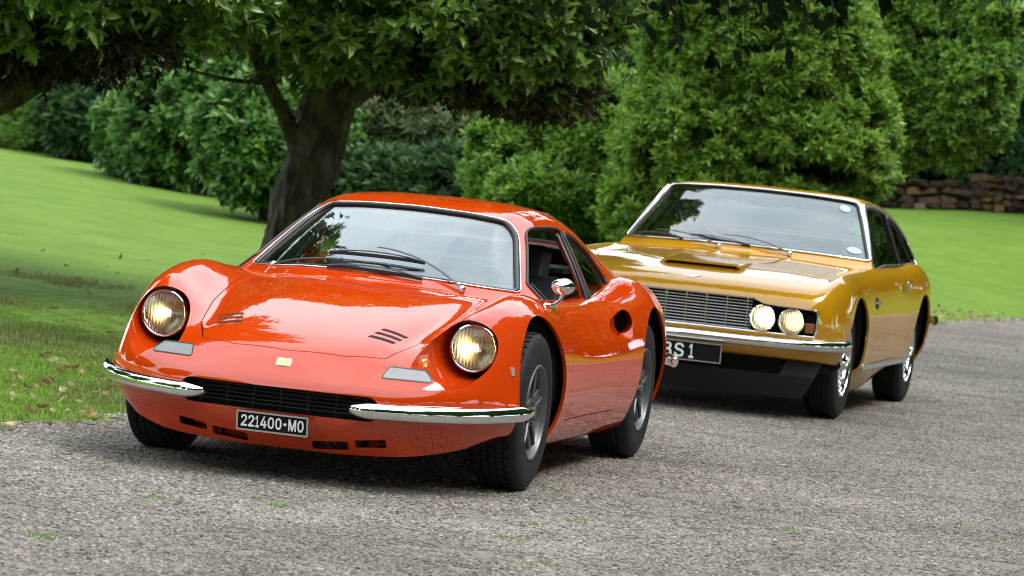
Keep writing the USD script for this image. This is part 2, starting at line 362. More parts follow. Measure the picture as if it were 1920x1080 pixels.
def alloy_wheel(parent, at, s, tread=False):
    """Five broad spokes in a grey rim with a fat tyre; s = +1 faces +y."""
    def place(m):
        m = m.copy()
        if s < 0: m = flip_y(m)
        m.apply_translation(at); return m
    rim = revolve([(.098, .196), (.103, .192), (.101, .186), (.090, .181), (.080, .172), (.040, .168), (-.09, .168), (-.09, .160), (.035, .160), (.075, .165), (.088, .172)], 72)
    if rim.volume < 0: rim.invert()
    W = put(parent, 'wheel', place(rim), M['alloy'], 35)
    put(W, 'tyre', place(tyre(.32, .205, .186, 80)), M['rubber'], 30)
    if tread: put(W, 'tread', place(tread_blocks(.3195, .205, 5, 46)), M['rubber'])
    for k in range(5):
        a = 2 * np.pi * k / 5 + .3
        pts = [(.045, -.026), (.045, .026), (.166, -.038), (.166, .038)]
        sp = tri(m3.Manifold.batch_hull([m3.Manifold.sphere(.007, 10).translate([r, y0, t]) for r, t in pts for y0 in ((.066, .040) if r < .1 else (.072, .055))]))
        rib = tube([(.05, .078, 0), (.11, .084, 0), (.165, .082, 0)], .008, 8)
        m = cat([sp, rib]); v = np.array(m.vertices); c, q = math.cos(a), math.sin(a)
        m.vertices = np.stack([v[:, 0] * c - v[:, 2] * q, v[:, 1], v[:, 0] * q + v[:, 2] * c], 1)
        put(W, 'spoke', place(m), M['alloy'], 35)
    hub = revolve([(.05, .062), (.080, .058), (.084, .050), (.082, .030), (.094, .028), (.100, .022), (.101, .0005)], 40)
    if hub.volume < 0: hub.invert()
    bolts = [trimesh.creation.cylinder(.0075, .016, sections=6) for _ in range(5)]
    for k, b in enumerate(bolts):
        b.apply_transform(trimesh.transformations.rotation_matrix(np.pi / 2, [1, 0, 0])); a = 2 * np.pi * k / 5; b.apply_translation((.041 * math.cos(a), .090, .041 * math.sin(a)))
    put(W, 'hub', place(cat([hub] + bolts)), M['alloy'], 35)
    disc = revolve([(.0, .150), (.012, .150), (.012, .001)], 48)
    put(W, 'brake_disc', place(disc), M['black'], 30)
def flip_y(m):
    m.vertices = np.array(m.vertices) * [1, -1, 1]; m.invert(); return m
# ---------------------------------------------------------------- the orange coupe
def row(x, pts, zu=None, tail=2):
    """Builds a cross-section: x a number or list, pts (y, z) from the centre plane above to the sill, closed below."""
    xs = np.broadcast_to(np.array(x, float), (len(pts),))
    r = [(xs[i], p[0], p[1]) for i, p in enumerate(pts)]
    zb = pts[-1][1] - .03 if zu is None else zu
    r += [(xs[-1], pts[-1][0] * .93, zb + .004), (xs[-1], pts[-1][0] * .45, zb), (xs[-1], 0, zb)]
    return r
def seam(loft, uv, r, n, off=0.0, **kw):
    """A thin bead along a path given in the skin's own coordinates."""
    q = spline([(a, b, 0) for a, b in uv], n, k=1)
    return tube(loft.at(q[:, 0], q[:, 1], off), r, 6, **kw)

def patch_cutter(loft, ring_uv, out=.03, inn=.03):
    """A closed block that follows the skin over the area inside the ring (skin coordinates, anticlockwise or not)."""
    ring = np.array(ring_uv, float); c = ring.mean(0)
    lev = [1.0, .75, .5, .25]
    uv = np.concatenate([c + (ring - c) * s for s in lev] + [c[None]]); n = len(ring)
    f = []
    for k in range(len(lev) - 1):
        for i in range(n):
            j = (i + 1) % n; a, b, d, e = k * n + i, k * n + j, (k + 1) * n + j, (k + 1) * n + i
            f += [(a, b, d), (a, d, e)]
    k = (len(lev) - 1) * n
    for i in range(n): f.append((k + i, k + (i + 1) % n, len(uv) - 1))
    f = np.array(f); top, bot = loft.at(uv[:, 0], uv[:, 1], out), loft.at(uv[:, 0], uv[:, 1], -inn); m = len(uv)
    F = [f, f[:, ::-1] + m]
    i = np.arange(n); j = (i + 1) % n
    F += [np.stack([j, i, i + m], 1), np.stack([j, i + m, j + m], 1)]
    t = trimesh.Trimesh(np.vstack([top, bot]), np.vstack(F), process=False)
    if t.volume < 0: t.invert()
    return man(t, 3)
def ring_of(poly, step=.06):
    """Points round a shapely polygon."""
    L = poly.exterior.length; n = max(int(L / step), 12)
    return np.array([poly.exterior.interpolate(i * L / n).coords[0] for i in range(n)])
def edge_tube(loft, ring_uv, r, off=0.0, **kw):
    q = np.array(ring_uv); return tube(loft.at(q[:, 0], q[:, 1], off), r, 8, closed=True, **kw)

def dino_body():
    S = []
    S.append(row([-2.0] * 11, [(0, .36), (.3, .36), (.45, .36), (.52, .36), (.57, .36), (.61, .36), (.64, .36), (.655, .355), (.665, .35), (.665, .345), (.66, .335)], .30))
    S.append(row([-2.06, -2.05, -2.03, -2.02, -2.01, -2.0, -1.98, -1.97, -1.96, -1.95, -1.95], [(0, .74), (.3, .74), (.45, .74), (.53, .737), (.58, .73), (.64, .715), (.69, .675), (.72, .61), (.73, .52), (.72, .42), (.69, .34)], .29))
    S.append(row(-1.65, [(0, .79), (.3, .79), (.48, .79), (.57, .79), (.63, .79), (.69, .772), (.752, .712), (.797, .63), (.817, .52), (.812, .40), (.78, .28)], .22))
    S.append(row(-1.17, [(0, .82), (.3, .82), (.48, .82), (.57, .825), (.64, .838), (.72, .828), (.80, .765), (.852, .65), (.875, .51), (.872, .36), (.845, .24)], .17))
    S.append(row(-.80, [(0, .79), (.3, .79), (.5, .79), (.60, .795), (.65, .80), (.715, .795), (.785, .745), (.84, .63), (.865, .49), (.855, .33), (.80, .19)], .15))
    S.append(row(-.30, [(0, .745), (.3, .745), (.5, .745), (.61, .745), (.655, .748), (.70, .745), (.765, .70), (.825, .60), (.855, .48), (.838, .32), (.785, .18)], .14))
    S.append(row(.30, [(0, .745), (.3, .745), (.5, .745), (.60, .745), (.645, .748), (.695, .745), (.76, .70), (.822, .60), (.852, .48), (.838, .32), (.79, .19)], .14))
    S.append(row([.80] * 11, [(0, .775), (.25, .77), (.46, .752), (.56, .748), (.62, .757), (.685, .765), (.765, .72), (.83, .62), (.858, .49), (.852, .34), (.815, .22)], .15))
    S.append(row([1.17] * 11, [(0, .738), (.24, .733), (.43, .708), (.51, .704), (.58, .738), (.665, .780), (.765, .737), (.832, .63), (.866, .49), (.862, .35), (.835, .24)], .16))
    S.append(row([1.45, 1.45, 1.44, 1.43, 1.42, 1.42, 1.40, 1.34, 1.29, 1.27, 1.25], [(0, .683), (.23, .678), (.40, .652), (.49, .645), (.57, .695), (.66, .745), (.755, .70), (.825, .60), (.862, .47), (.86, .34), (.833, .24)], .15))
    S.append(row([1.74, 1.73, 1.71, 1.69, 1.66, 1.62, 1.56, 1.47, 1.38, 1.34, 1.31], [(0, .602), (.22, .599), (.37, .582), (.465, .578), (.56, .640), (.655, .682), (.742, .64), (.81, .56), (.855, .45), (.857, .33), (.83, .25)], .14))
    S.append(row([1.965, 1.945, 1.90, 1.865, 1.82, 1.76, 1.69, 1.57, 1.46, 1.40, 1.38], [(0, .502), (.22, .505), (.385, .503), (.475, .502), (.575, .522), (.665, .545), (.745, .525), (.81, .475), (.852, .40), (.852, .32), (.825, .252)], .13))
    S.append(row([2.031, 2.017, 1.978, 1.938, 1.885, 1.815, 1.735, 1.615, 1.505, 1.435, 1.41], [(0, .437), (.22, .439), (.393, .441), (.488, .444), (.588, .456), (.678, .466), (.75, .455), (.81, .423), (.848, .37), (.848, .308), (.82, .253)], .13))
    S.append(row([2.075, 2.065, 2.03, 1.99, 1.93, 1.85, 1.76, 1.65, 1.54, 1.47, 1.44], [(0, .374), (.22, .376), (.40, .380), (.50, .383), (.60, .388), (.69, .390), (.755, .386), (.81, .37), (.842, .34), (.842, .295), (.815, .255)], .13))
    S.append(row([2.05, 2.04, 2.005, 1.965, 1.91, 1.84, 1.76, 1.67, 1.58, 1.52, 1.48], [(0, .255), (.22, .258), (.40, .264), (.50, .268), (.58, .272), (.67, .276), (.735, .278), (.785, .28), (.815, .275), (.822, .265), (.805, .252)], .125))
    S.append(row([1.93, 1.925, 1.90, 1.87, 1.825, 1.77, 1.70, 1.635, 1.58, 1.54, 1.50], [(0, .125), (.22, .126), (.40, .134), (.50, .144), (.58, .16), (.65, .178), (.70, .198), (.745, .222), (.775, .238), (.79, .246), (.785, .248)], .12))
    return Loft(S)
def dino_house():
    """Windscreen, roof and side glass as one skin; v index: 0 centre .. 3 pillar / roof edge .. 6 belt."""
    S = []
    base = np.array([(.93, 0, .785), (.90, .25, .780), (.81, .45, .765), (.67, .615, .752)])
    top = np.array([(.20, 0, 1.088), (.19, .2, 1.085), (.172, .345, 1.076), (.13, .452, 1.048)])
    def screen(t, bow):
        q = base + (top - base) * t; q[:, 2] += bow * np.array([1, 1, .9, .5]); return [tuple(a) for a in q]
    def side(x, p, b):
        (py, pz), (by, bz) = p, b; o = []
        for s in (.35, .70, 1.0):
            o.append((x, py + (by - py) * (s + .30 * s * (1 - s)), pz + (bz - pz) * s))
        return o
    def close(r): x, y, z = r[-1]; return r + [(x, y * .9, .66), (x, y * .45, .655), (x, 0, .655)]
    S.append(close([(.985, 0, .752), (.955, .25, .748), (.865, .46, .735), (.72, .63, .725)] + side(.715, (.64, .725), (.69, .69))))
    for t, bow, by, bz in ((.04, .0, .693, .715), (.34, .014, .693, .725), (.67, .016, .69, .728), (1.0, .0, .688, .73)):
        r = screen(t, bow); S.append(close(r + side(r[3][0], r[3][1:], (by, bz))))
    for x, c, b in ((.0, [(0, 1.121), (.2, 1.118), (.36, 1.106), (.462, 1.072)], (.688, .73)), (-.35, [(0, 1.136), (.2, 1.133), (.365, 1.119), (.475, 1.079)], (.69, .73)),
                    (-.65, [(0, 1.118), (.2, 1.115), (.365, 1.10), (.485, 1.05)], (.69, .74)), (-.95, [(0, 1.055), (.2, 1.054), (.37, 1.04), (.50, .985)], (.68, .765)),
                    (-1.3, [(0, .95), (.2, .95), (.38, .94), (.51, .905)], (.65, .79)), (-1.72, [(0, .80), (.2, .80), (.37, .795), (.49, .78)], (.58, .74))):
        S.append(close([(x, y, z) for y, z in c] + side(x, c[3], b)))
    return Loft(S, True)

def orient(L):
    """Makes the skin's normals point outwards."""
    L.grid(6, 4)
    i, j = L.X.shape[0] // 2, L.X.shape[1] // 2
    if L.N[i, j, 2] < 0: L.sign = -1.0
def sub(a, *bs):
    for b in bs: a = a - b
    return a
def mcyl(r, y0, y1, at, n=64):
    """A cylinder along y."""
    c = trimesh.creation.cylinder(r, y1 - y0, sections=n); c.apply_transform(trimesh.transformations.rotation_matrix(np.pi / 2, [1, 0, 0])); c.apply_translation((at[0], (y0 + y1) / 2, at[1]))
    return man(c, 3)
def hull_cut(spheres, seg=40):
    m = m3.Manifold.batch_hull([m3.Manifold.sphere(r, seg).translate(list(map(float, p))) for p, r in spheres]); return man(tri(m), 3)
def hull_pts(pts): return man(tri(m3.Manifold.hull_points(np.array(pts, float))), 3)
def flip(mesh):
    m = mesh.copy(); m.vertices[:, 1] *= -1; m.invert(); return m

def orange_car(loc, rot):
    T = thing('sports_car', 'low orange red coupe with round headlamps in front of the gold car', 'car', loc, rot)
    B, H = dino_body(), dino_house()
    for L in (B, H): orient(L)
    B.grid(12, 8); H.grid(10, 10)
    skin = B.solid(0) - B.solid(-.014)
    cuts, liners = [], []
    for s in (1, -1):
        a, b = sorted((s * .60, s * 1.2))
        cuts.append(mcyl(.385, a, b, (1.17, .325), 96)); cuts.append(mcyl(.378, a, b, (-1.17, .335), 96))
        c = np.array([1.575, s * .641, .574])
        disc = lambda x, y, z, r: [(x, s * (y + r * math.cos(q)), z + r * math.sin(q)) for q in np.linspace(0, 2 * np.pi, 48, endpoint=False)]
        bucket = lambda g: hull_pts(disc(1.47 - g, .641, .574, .107 + g) + disc(1.70, .622, .556, .128 + g) + disc(1.90, .596, .540, .138 + g))
        scoop = lambda g: hull_cut([((.24, s * .897, .668), .040 + g), ((-.20, s * .876, .660), .064 + g), ((-.60, s * .838, .652), .074 + g)])
        duct = lambda g: hull_cut([((-.57, s * .815, .652), .056 + g), ((-.85, s * .70, .645), .046 + g)])
        cuts += [bucket(0), scoop(0), duct(0)]; liners += [bucket(.012), scoop(.012), duct(.012)]
    grille_o = rpoly([(-.40, .270), (.40, .270), (.40, .366), (-.40, .366)], .045)
    cuts.append(man(prism(grille_o, 1.6, 2.4, 'x'), 3))
    for s in (1, -1):
        for y0, y1, z0, z1 in ((.30, .42, .160, .190), (.13, .275, .136, .168)):
            cuts.append(man(prism(rpoly([(s * y0, z0), (s * y1, z0 + .012), (s * y1, z1 + .014), (s * y0, z1)], .008), 1.5, 2.4, 'x'), 3))
    cabin = man(prism(rpoly([(-.62, -.60), (.42, -.66), (.70, -.58), (.84, -.40), (.88, 0), (.84, .40), (.70, .58), (.42, .66), (-.62, .60)], .05), .30, 1.0, 'z'), 3)
    cuts.append(cabin)
    for s in (1, -1):
        cuts.append(man(prism([(s * y, z) for y, z in [(.30, 0), (.95, 0), (.95, .245), (.80, .243), (.745, .218), (.65, .175), (.5, .141), (.40, .130), (.30, .122)]], .82, 2.1, 'x'), 3))
    solid = B.solid(-.006)
    for l in liners: skin = skin + (l ^ solid)
    shell = sub(skin, *cuts)
    # bonnet
    hood_o = rpoly([(1.895, .372), (1.945, .22), (1.962, 0), (1.945, -.22), (1.895, -.372), (1.72, -.44), (1.45, -.485), (1.17, -.505), (.96, -.508), (.96, .508), (1.17, .505), (1.45, .485), (1.72, .44)], .03)
    hood = shell ^ man(prism(hood_o.buffer(-.002), .40, 1.0, 'z'), 3)
    shell = shell - man(prism(hood_o.buffer(.002), .40, 1.0, 'z'), 3)
    louvres = []
    for s in (1, -1):
        for k in range(3):
            x = 1.765 - k * .047; y = .328 - .012 * (1 - k)
            louvres.append(man(prism(rpoly([(x - .0135, s * (y - .050)), (x - .0135, s * (y + .056)), (x + .0135, s * (y + .045)), (x + .0135, s * (y - .061))], .006), .3, 1.0, 'z'), 3))
    hood = sub(hood, *louvres)
    hp = putn(T, 'bonnet', shaded(hood), M['orange'])
    for l in louvres: put(hp, 'louvre', tri((B.solid(-.003) - B.solid(-.007)) ^ l), M['dark'])
    body_parts = {}
    for s in (1, -1):
        d = rpoly([(.62, .265), (.655, .50), (.63, .80), (-.40, .80), (-.47, .60), (-.45, .26)], .03)
        a, b = sorted((s * .60, s * 1.0))
        body_parts[s] = shell ^ man(prism(d.buffer(-.002), a, b, 'y'), 3)
        shell = shell - man(prism(d.buffer(.002), a, b, 'y'), 3)
    for s in (1, -1):
        fo = [(1.958, s * .385), (1.975, s * .400), (1.945, s * .545), (1.90, s * .535)]
    body = putn(T, 'body', shaded(shell), M['orange'])
    doors = {s: putn(T, 'door', shaded(body_parts[s]), M['orange']) for s in (1, -1)}
    # the dark volume inside: engine bay walls, wheel wells, floor
    core = sub(B.solid(-.05), cabin)
    core = sub(core, *[mcyl(.40, *sorted((s * .50, s * 1.2)), (x, .33), 48) for s in (1, -1) for x in (1.17, -1.17)], man(prism(grille_o.buffer(.03), 1.90, 2.4, 'x'), 3))
    core = sub(core, *[c for c in liners])
    core = sub(core, man(box((1.4, 2.2, .60), (1.95, 0, -.03)), 3), man(box((6, 3, .40), (0, 0, -.05)), 3))
    putn(T, 'underbody', shaded(core), M['dark'])
    for s in (1, -1):
        d = trimesh.creation.icosphere(3, .052); d.apply_translation((-.775, s * .732, .648)); put(T, 'air_intake', d, M['dark'], True)
        headlamp(T, (1.585, s * .641, .574), .095)
    # grille: dark box with slats
    gb = sub(man(box((.16, .79, .11), (1.965, 0, .318))), man(box((.14, .77, .10), (1.985, 0, .318)))); G = put(T, 'grille', tri(gb ^ m3.Manifold(m3.Mesh(vert_properties=np.ascontiguousarray(np.array(B.solid(-.018).to_mesh().vert_properties)[:, :3]), tri_verts=np.array(B.solid(-.018).to_mesh().tri_verts)))), M['dark'])
    def nose_x(y): return 2.032 - .30 * y * y
    for z in (.290, .306, .322, .338, .354):
        put(G, 'slat', tube([(nose_x(y) - .02, y, z) for y in np.linspace(-.385, .385, 13)], .0028, 6), M['black'], True)
    for y in np.linspace(-.33, .33, 7):
        put(G, 'slat', tube([(nose_x(y) - .026, y, .275), (nose_x(y) - .026, y, .362)], .0028, 6), M['black'], True)
    # bumpers
    for s in (1, -1):
        path = spline([(2.055, .285, .318), (2.090, .33, .316), (2.062, .42, .316), (2.00, .54, .318), (1.91, .655, .322), (1.80, .752, .327), (1.67, .825, .333), (1.55, .868, .338), (1.47, .880, .341)], 60)
        path[:, 1] *= s
        rr = .031 * np.clip(np.minimum(np.linspace(0, 8, 60), np.linspace(7, 0, 60)) + .10, 0, 1) ** .5
        put(T, 'bumper', tube(path, rr, 16, flat=(.75, 1.0)), M['chrome'], 50)
        # front marker lamp
        u = [(1.958, .385), (1.977, .402), (1.948, .548), (1.905, .525)]
    for s in (1, -1):
        path = spline([(-2.10, s * .52, .445), (-2.09, s * .64, .442), (-2.04, s * .735, .438), (-1.95, s * .80, .434), (-1.86, s * .83, .431)], 30)
        put(T, 'bumper', tube(path, .030 * np.clip(np.minimum(np.linspace(0, 8, 30), np.linspace(8, 0, 30)) + .3, 0, 1) ** .5, 14, flat=(.75, 1.0)), M['chrome'], 50)
    # plate
    P, setm = plate(T, (2.078, 0, .228), (.288, .078), '', .05, math.radians(-10), r=.006)
    txt = []; x = -.126
    for ch, w in (('2', .024), ('2', .024), ('1', .014), ('4', .025), ('0', .025), ('0', .025), ('*', .017), ('M', .031), ('0', .025)):
        if ch == '*':
            d = trimesh.creation.cylinder(.006, .003, sections=16); d.apply_translation((x + w / 2, 0, .0075)); put(P, 'character', setm(d), M['white_enamel']); x += w + .005; continue
        t = meshkit.text_mesh(ch, .046, .003, bold=True); b = t.bounds; t.apply_translation((-b[0][0], -b[0][1], 0)); t.apply_scale((w / (b[1][0] - b[0][0]), .046 / (b[1][1] - b[0][1]), 1)); t.apply_translation((x, -.023, .006))
        put(P, 'character', setm(t), M['white_enamel']); x += w + .0052
    dino_cabin(T, H)
    dino_trim(T, B, H)
    for name, x, s, yo in (('front', 1.17, 1, .825), ('front', 1.17, -1, .825), ('rear', -1.17, 1, .815), ('rear', -1.17, -1, .815)):
        alloy_wheel(T, (x, s * (yo - .1025), .32), s, tread=(name == 'front'))
    return T

def conform(L, poly, axis, a, b, out, inn):
    """A thin piece that follows the skin over the polygon."""
    return (L.solid(out) - L.solid(inn)) ^ man(prism(poly, a, b, axis), 3)
def dino_cabin(T, H):
    sq = [(1.12, -2.78), (3.80, -2.78), (3.88, 0), (3.80, 2.78), (1.12, 2.78), (1.08, 0)]
    scr = rpoly(sq, .55).union(rpoly(sq, .14).intersection(Polygon([(0, -4), (2.4, -4), (2.4, 4), (0, 4)])))
    rw = rpoly([(7.15, -2.2), (8.9, -2.4), (8.9, 2.4), (7.15, 2.2)], .25)
    win = {}
    for s in (1, -1):
        win[s] = (rpoly([(1.55, s * 3.28), (3.0, s * 3.26), (4.15, s * 3.30), (5.2, s * 3.36), (5.95, s * 3.42), (5.72, s * 6.4), (1.55, s * 6.4)], .12),
                  rpoly([(6.15, s * 3.48), (6.8, s * 3.56), (7.35, s * 3.9), (7.62, s * 5.0), (7.62, s * 5.55), (5.98, s * 6.3)], .12))
    rings = {'windscreen': ring_of(scr), 'rear_window': ring_of(rw), **{('door_window', s): ring_of(win[s][0]) for s in win}, **{('quarter_window', s): ring_of(win[s][1]) for s in win}}
    outer = H.solid(0)
    keep = man(box((4, 2, .6), (0, 0, .725 + .3)), 3)
    shell = (outer - H.solid(-.022)) ^ keep
    glassy = (H.solid(-.007) - H.solid(-.0105)) ^ keep
    cutters = {k: patch_cutter(H, r) for k, r in rings.items()}
    roof = sub(shell, *cutters.values())
    putn(T, 'roof', shaded(roof), M['orange'])
    lining = (H.solid(-.0235) - H.solid(-.028)) ^ man(box((1.7, 2, .6), (-.65, 0, 1.2)), 3)
    putn(T, 'headlining', shaded(sub(lining, *cutters.values())), M['leather'])
    for k, c in cutters.items():
        name = k if isinstance(k, str) else k[0]
        if name == 'door_window': continue                              # wound down
        W = putn(T, name, shaded(glassy ^ c), M['glass'])
        if name == 'windscreen':
            put(W, 'seal', edge_tube(H, rings[k], .011, -.002, flat=(1, .8)), M['rubber_trim'], 50)
            c0 = np.array(rings[k]); c1 = c0.mean(0); bright = c1 + (c0 - c1) * np.array([1.035, 1.035])
            put(W, 'bright_trim', edge_tube(H, bright, .0038, .003), M['chrome'], 50)
        else:
            put(W, 'seal', edge_tube(H, rings[k], .008, .001), M['rubber_trim'] if name == 'rear_window' else M['black'], 50)
    for s in (1, -1):
        put(T, 'window_frame', edge_tube(H, rings[('door_window', s)], .007, .002), M['black'], 50)
        q = spline([(5.98, s * 3.45, 0), (5.86, s * 5.2, 0), (5.82, s * 6.2, 0)], 12)
        put(T, 'centre_pillar', tube(H.at(q[:, 0], q[:, 1], -.004), .017, 8, flat=(1.5, .5)), M['black'], 50)
        q = spline([(1.9, s * 3.75, 0), (2.2, s * 5.8, 0)], 6)
        put(T, 'quarterlight_post', tube(H.at(q[:, 0], q[:, 1], -.01), .008, 8), M['black'], 50)
    # seats, dashboard, wheel, inner mirror
    for y in (.34, -.34):
        S = put(T, 'seat', cat([rbox((.50, .46, .14), (-.02, y, .36), .05, (0, -.12, 0)), rbox((.12, .46, .52), (-.33, y, .58), .05, (0, -.42, 0))]), M['leather'], 40)
        put(S, 'headrest', rbox((.09, .25, .20), (-.455, y, .86), .04, (0, -.35, 0)), M['leather'], 40)
    D = put(T, 'dashboard', tri(m3.Manifold.batch_hull([m3.Manifold.sphere(.03, 16).translate([x, y, z]) for x, y, z in [(.60, -.56, .71), (.60, .56, .71), (.42, -.58, .715), (.42, .58, .715), (.42, -.58, .60), (.42, .58, .60), (.78, -.40, .70), (.78, .40, .70)]])), M['leather'], 40)
    put(D, 'instrument_hood', rbox((.16, .46, .09), (.40, .32, .745), .03), M['leather'], 40)
    w = trimesh.creation.torus(.175, .013, 40, 10); 
    w = cat([w] + [box((.17, .022, .006), (.085 * math.cos(a), .085 * math.sin(a), -.01), (0, 0, a)) for a in (math.pi / 2, math.pi * 7 / 6, -math.pi / 6)] + [trimesh.creation.cylinder(.03, .03, sections=20)])
    w.apply_transform(trimesh.transformations.rotation_matrix(math.radians(-68), [0, 1, 0])); w.apply_transform(trimesh.transformations.translation_matrix((.24, .33, .70)))
    put(T, 'steering_wheel', w, M['black'], 40)
    put(T, 'rear_view_mirror', cat([rbox((.025, .21, .062), (.20, 0, 1.005), .012, (0, .1, 0)), box((.01, .012, .06), (.215, 0, 1.045))]), M['black'], 40)
    put(T, 'bulkhead', box((.02, 1.14, .46), (-.60, 0, .53)), M['leather'])
    put(T, 'parcel_shelf', box((.88, 1.02, .02), (-1.0, 0, .848)), M['leather'])
    put(T, 'cabin_floor', box((1.5, 1.2, .02), (.1, 0, .30)), M['tan'])

def hitz(L, x, y, z0=1.5, z1=.2):
    h = L.solid(0).ray_cast([float(x), float(y), z0], [float(x), float(y), z1]); return float(h[0].position[2]) if h else z1
def hitx(L, y, z, x0=3., x1=0.):
    h = L.solid(0).ray_cast([x0, float(y), float(z)], [x1, float(y), float(z)]); return float(h[0].position[0]) if h else x1
def dino_trim(T, B, H):
    for s in (1, -1):
        q = [(s * .385, .444), (s * .400, .483), (s * .530, .480), (s * .572, .443)]
        lp = rpoly(q, .006)
        put(T, 'bezel', tri(conform(B, lp.buffer(.004).difference(lp), 'x', 1.6, 2.3, .0015, -.006)), M['rubber_trim'])
        putn(T, 'marker_lamp', shaded(conform(B, lp, 'x', 1.6, 2.3, .001, -.006)), M['lens_white'])
        r = [(1.535, .36), (1.570, .40)]
        put(T, 'side_repeater', tri(conform(B, rpoly([(1.565, .482), (1.587, .482), (1.582, .515), (1.560, .515)], .004), 'y', *sorted((s * .7, s * 1.0)), .003, -.006)), M['lens_white'])
    bp = rpoly([(-.026, .449), (.026, .449), (.026, .472), (-.026, .472)], .003)
    E = put(T, 'badge', tri(conform(B, bp.buffer(.003), 'x', 1.7, 2.3, .002, -.004)), M['chrome'])
    putn(E, 'enamel', shaded(conform(B, bp, 'x', 1.7, 2.3, .004, -.004)), M['yellow_enamel'])
    # round chrome mirror on the left door
    ctr = np.array((.66, .775, .822))
    shell = trimesh.creation.icosphere(3, 1.0); v = np.array(shell.vertices); v[:, 0] = np.where(v[:, 0] > 0, v[:, 0] * .070, v[:, 0] * .010); v[:, 1] *= .051; v[:, 2] *= .036
    shell.vertices = v + ctr
    Mi = put(T, 'door_mirror', shell, M['chrome'], True)
    put(Mi, 'mirror_arm', tube(spline([(.66, .775, .785), (.68, .765, .758), (.72, .745, .742)], 10), [.011] * 10, 10, flat=(1, .7)), M['chrome'], 50)
    put(Mi, 'mirror_foot', rbox((.12, .035, .022), (.73, .742, .741), .009), M['chrome'], 40)
    # two wipers parked on the windscreen
    for pivot, arm, blade in (((.853, .392, .762), [(.806, .243, .826), (.741, -.012, .875)], [(.757, -.217, .854), (.776, 0, .859), (.765, .202, .852)]), ((.757, -.457, .775), [(.851, -.214, .808), (.873, -.008, .811)], [(.874, -.19, .799), (.894, .017, .801), (.887, .228, .788)])):
        wiper(T, pivot, arm, blade)
def wiper(T, pivot, arm, blade):
    up = np.array((.010, 0, .020)); W = put(T, 'wiper', tube(spline([np.array(pivot) + up * .6] + [np.array(a) + up * 1.5 for a in arm], 14), np.linspace(.0075, .0038, 14), 8, flat=(1.2, .7)), M['alloy'], 50)
    put(W, 'wiper_blade', tube(spline([np.array(b) + up * .45 for b in blade], 14), .0065, 6, flat=(.8, 1.4)), M['black'], 40)
    put(W, 'wiper_bridge', tube(spline([np.array(b) + up * k for b, k in zip(blade, (.6, 1.3, .6))], 14), .0035, 6), M['alloy'], 40)
    c = trimesh.creation.icosphere(2, .016); c.apply_translation(np.array(pivot) + up * .5); put(W, 'wiper_pivot', c, M['chrome'], True)
# ---------------------------------------------------------------- the gold coupe
def aston_body():
    S = []
    Y = [0, .3, .58, .70, .765, .815, .866, .894, .906, .896, .865]
    def st(x, zs, ys=Y, zb=None): return row(x, list(zip(ys, zs)), zb)
    S.append(st(-2.22, [.44] * 8 + [.43, .42, .41], [0, .3, .5, .58, .63, .67, .70, .72, .735, .74, .735], .36))
    S.append(st([-2.28, -2.28, -2.26, -2.24, -2.23, -2.22, -2.20, -2.19, -2.18, -2.17, -2.16], [.85, .85, .848, .845, .842, .835, .80, .72, .62, .52, .43], [0, .3, .52, .61, .66, .70, .745, .775, .79, .79, .77], .33))
    S.append(st(-1.9, [.90, .90, .897, .893, .888, .872, .82, .72, .60, .47, .37], [0, .3, .55, .66, .73, .785, .835, .862, .872, .863, .835], .27))
    S.append(st(-1.305, [.91, .91, .91, .915, .922, .922, .87, .75, .61, .46, .32], [0, .3, .58, .70, .765, .82, .872, .905, .915, .905, .875], .22))
    S.append(st(-.7, [.90, .90, .90, .90, .905, .908, .86, .74, .60, .45, .30]))
    S.append(st(0, [.895, .895, .895, .895, .897, .898, .85, .73, .60, .45, .295], zb=.20))
    S.append(st(.60, [.925, .922, .908, .900, .897, .892, .845, .73, .60, .45, .295], zb=.20))
    S.append(st(1.0, [.898, .896, .883, .877, .878, .882, .838, .73, .60, .45, .30]))
    S.append(st(1.305, [.876, .874, .863, .857, .862, .871, .826, .725, .60, .45, .31]))
    S.append(st([1.60] * 8 + [1.59, 1.58, 1.57], [.848, .846, .838, .834, .842, .852, .808, .72, .60, .45, .32]))
    S.append(st([1.90, 1.90, 1.89, 1.88, 1.87, 1.86, 1.835, 1.79, 1.73, 1.69, 1.66], [.799, .797, .79, .786, .788, .797, .762, .70, .60, .46, .33], [0, .3, .58, .69, .755, .803, .85, .882, .90, .89, .865]))
    S.append(st([2.095, 2.09, 2.07, 2.055, 2.04, 2.015, 1.965, 1.885, 1.80, 1.74, 1.70], [.712, .710, .702, .698, .695, .690, .67, .63, .56, .46, .36], [0, .3, .58, .68, .735, .778, .83, .868, .89, .885, .862]))
    S.append(st([2.112, 2.105, 2.08, 2.062, 2.042, 2.01, 1.955, 1.875, 1.79, 1.73, 1.69], [.45, .45, .45, .45, .45, .448, .442, .43, .415, .39, .345], [0, .3, .58, .68, .74, .79, .84, .87, .888, .885, .862]))
    S.append(st([2.07, 2.06, 2.035, 2.015, 1.985, 1.945, 1.89, 1.82, 1.76, 1.71, 1.68], [.365, .365, .365, .363, .36, .356, .352, .347, .34, .335, .32], [0, .3, .58, .68, .74, .785, .82, .845, .86, .865, .85]))
    return Loft(S)
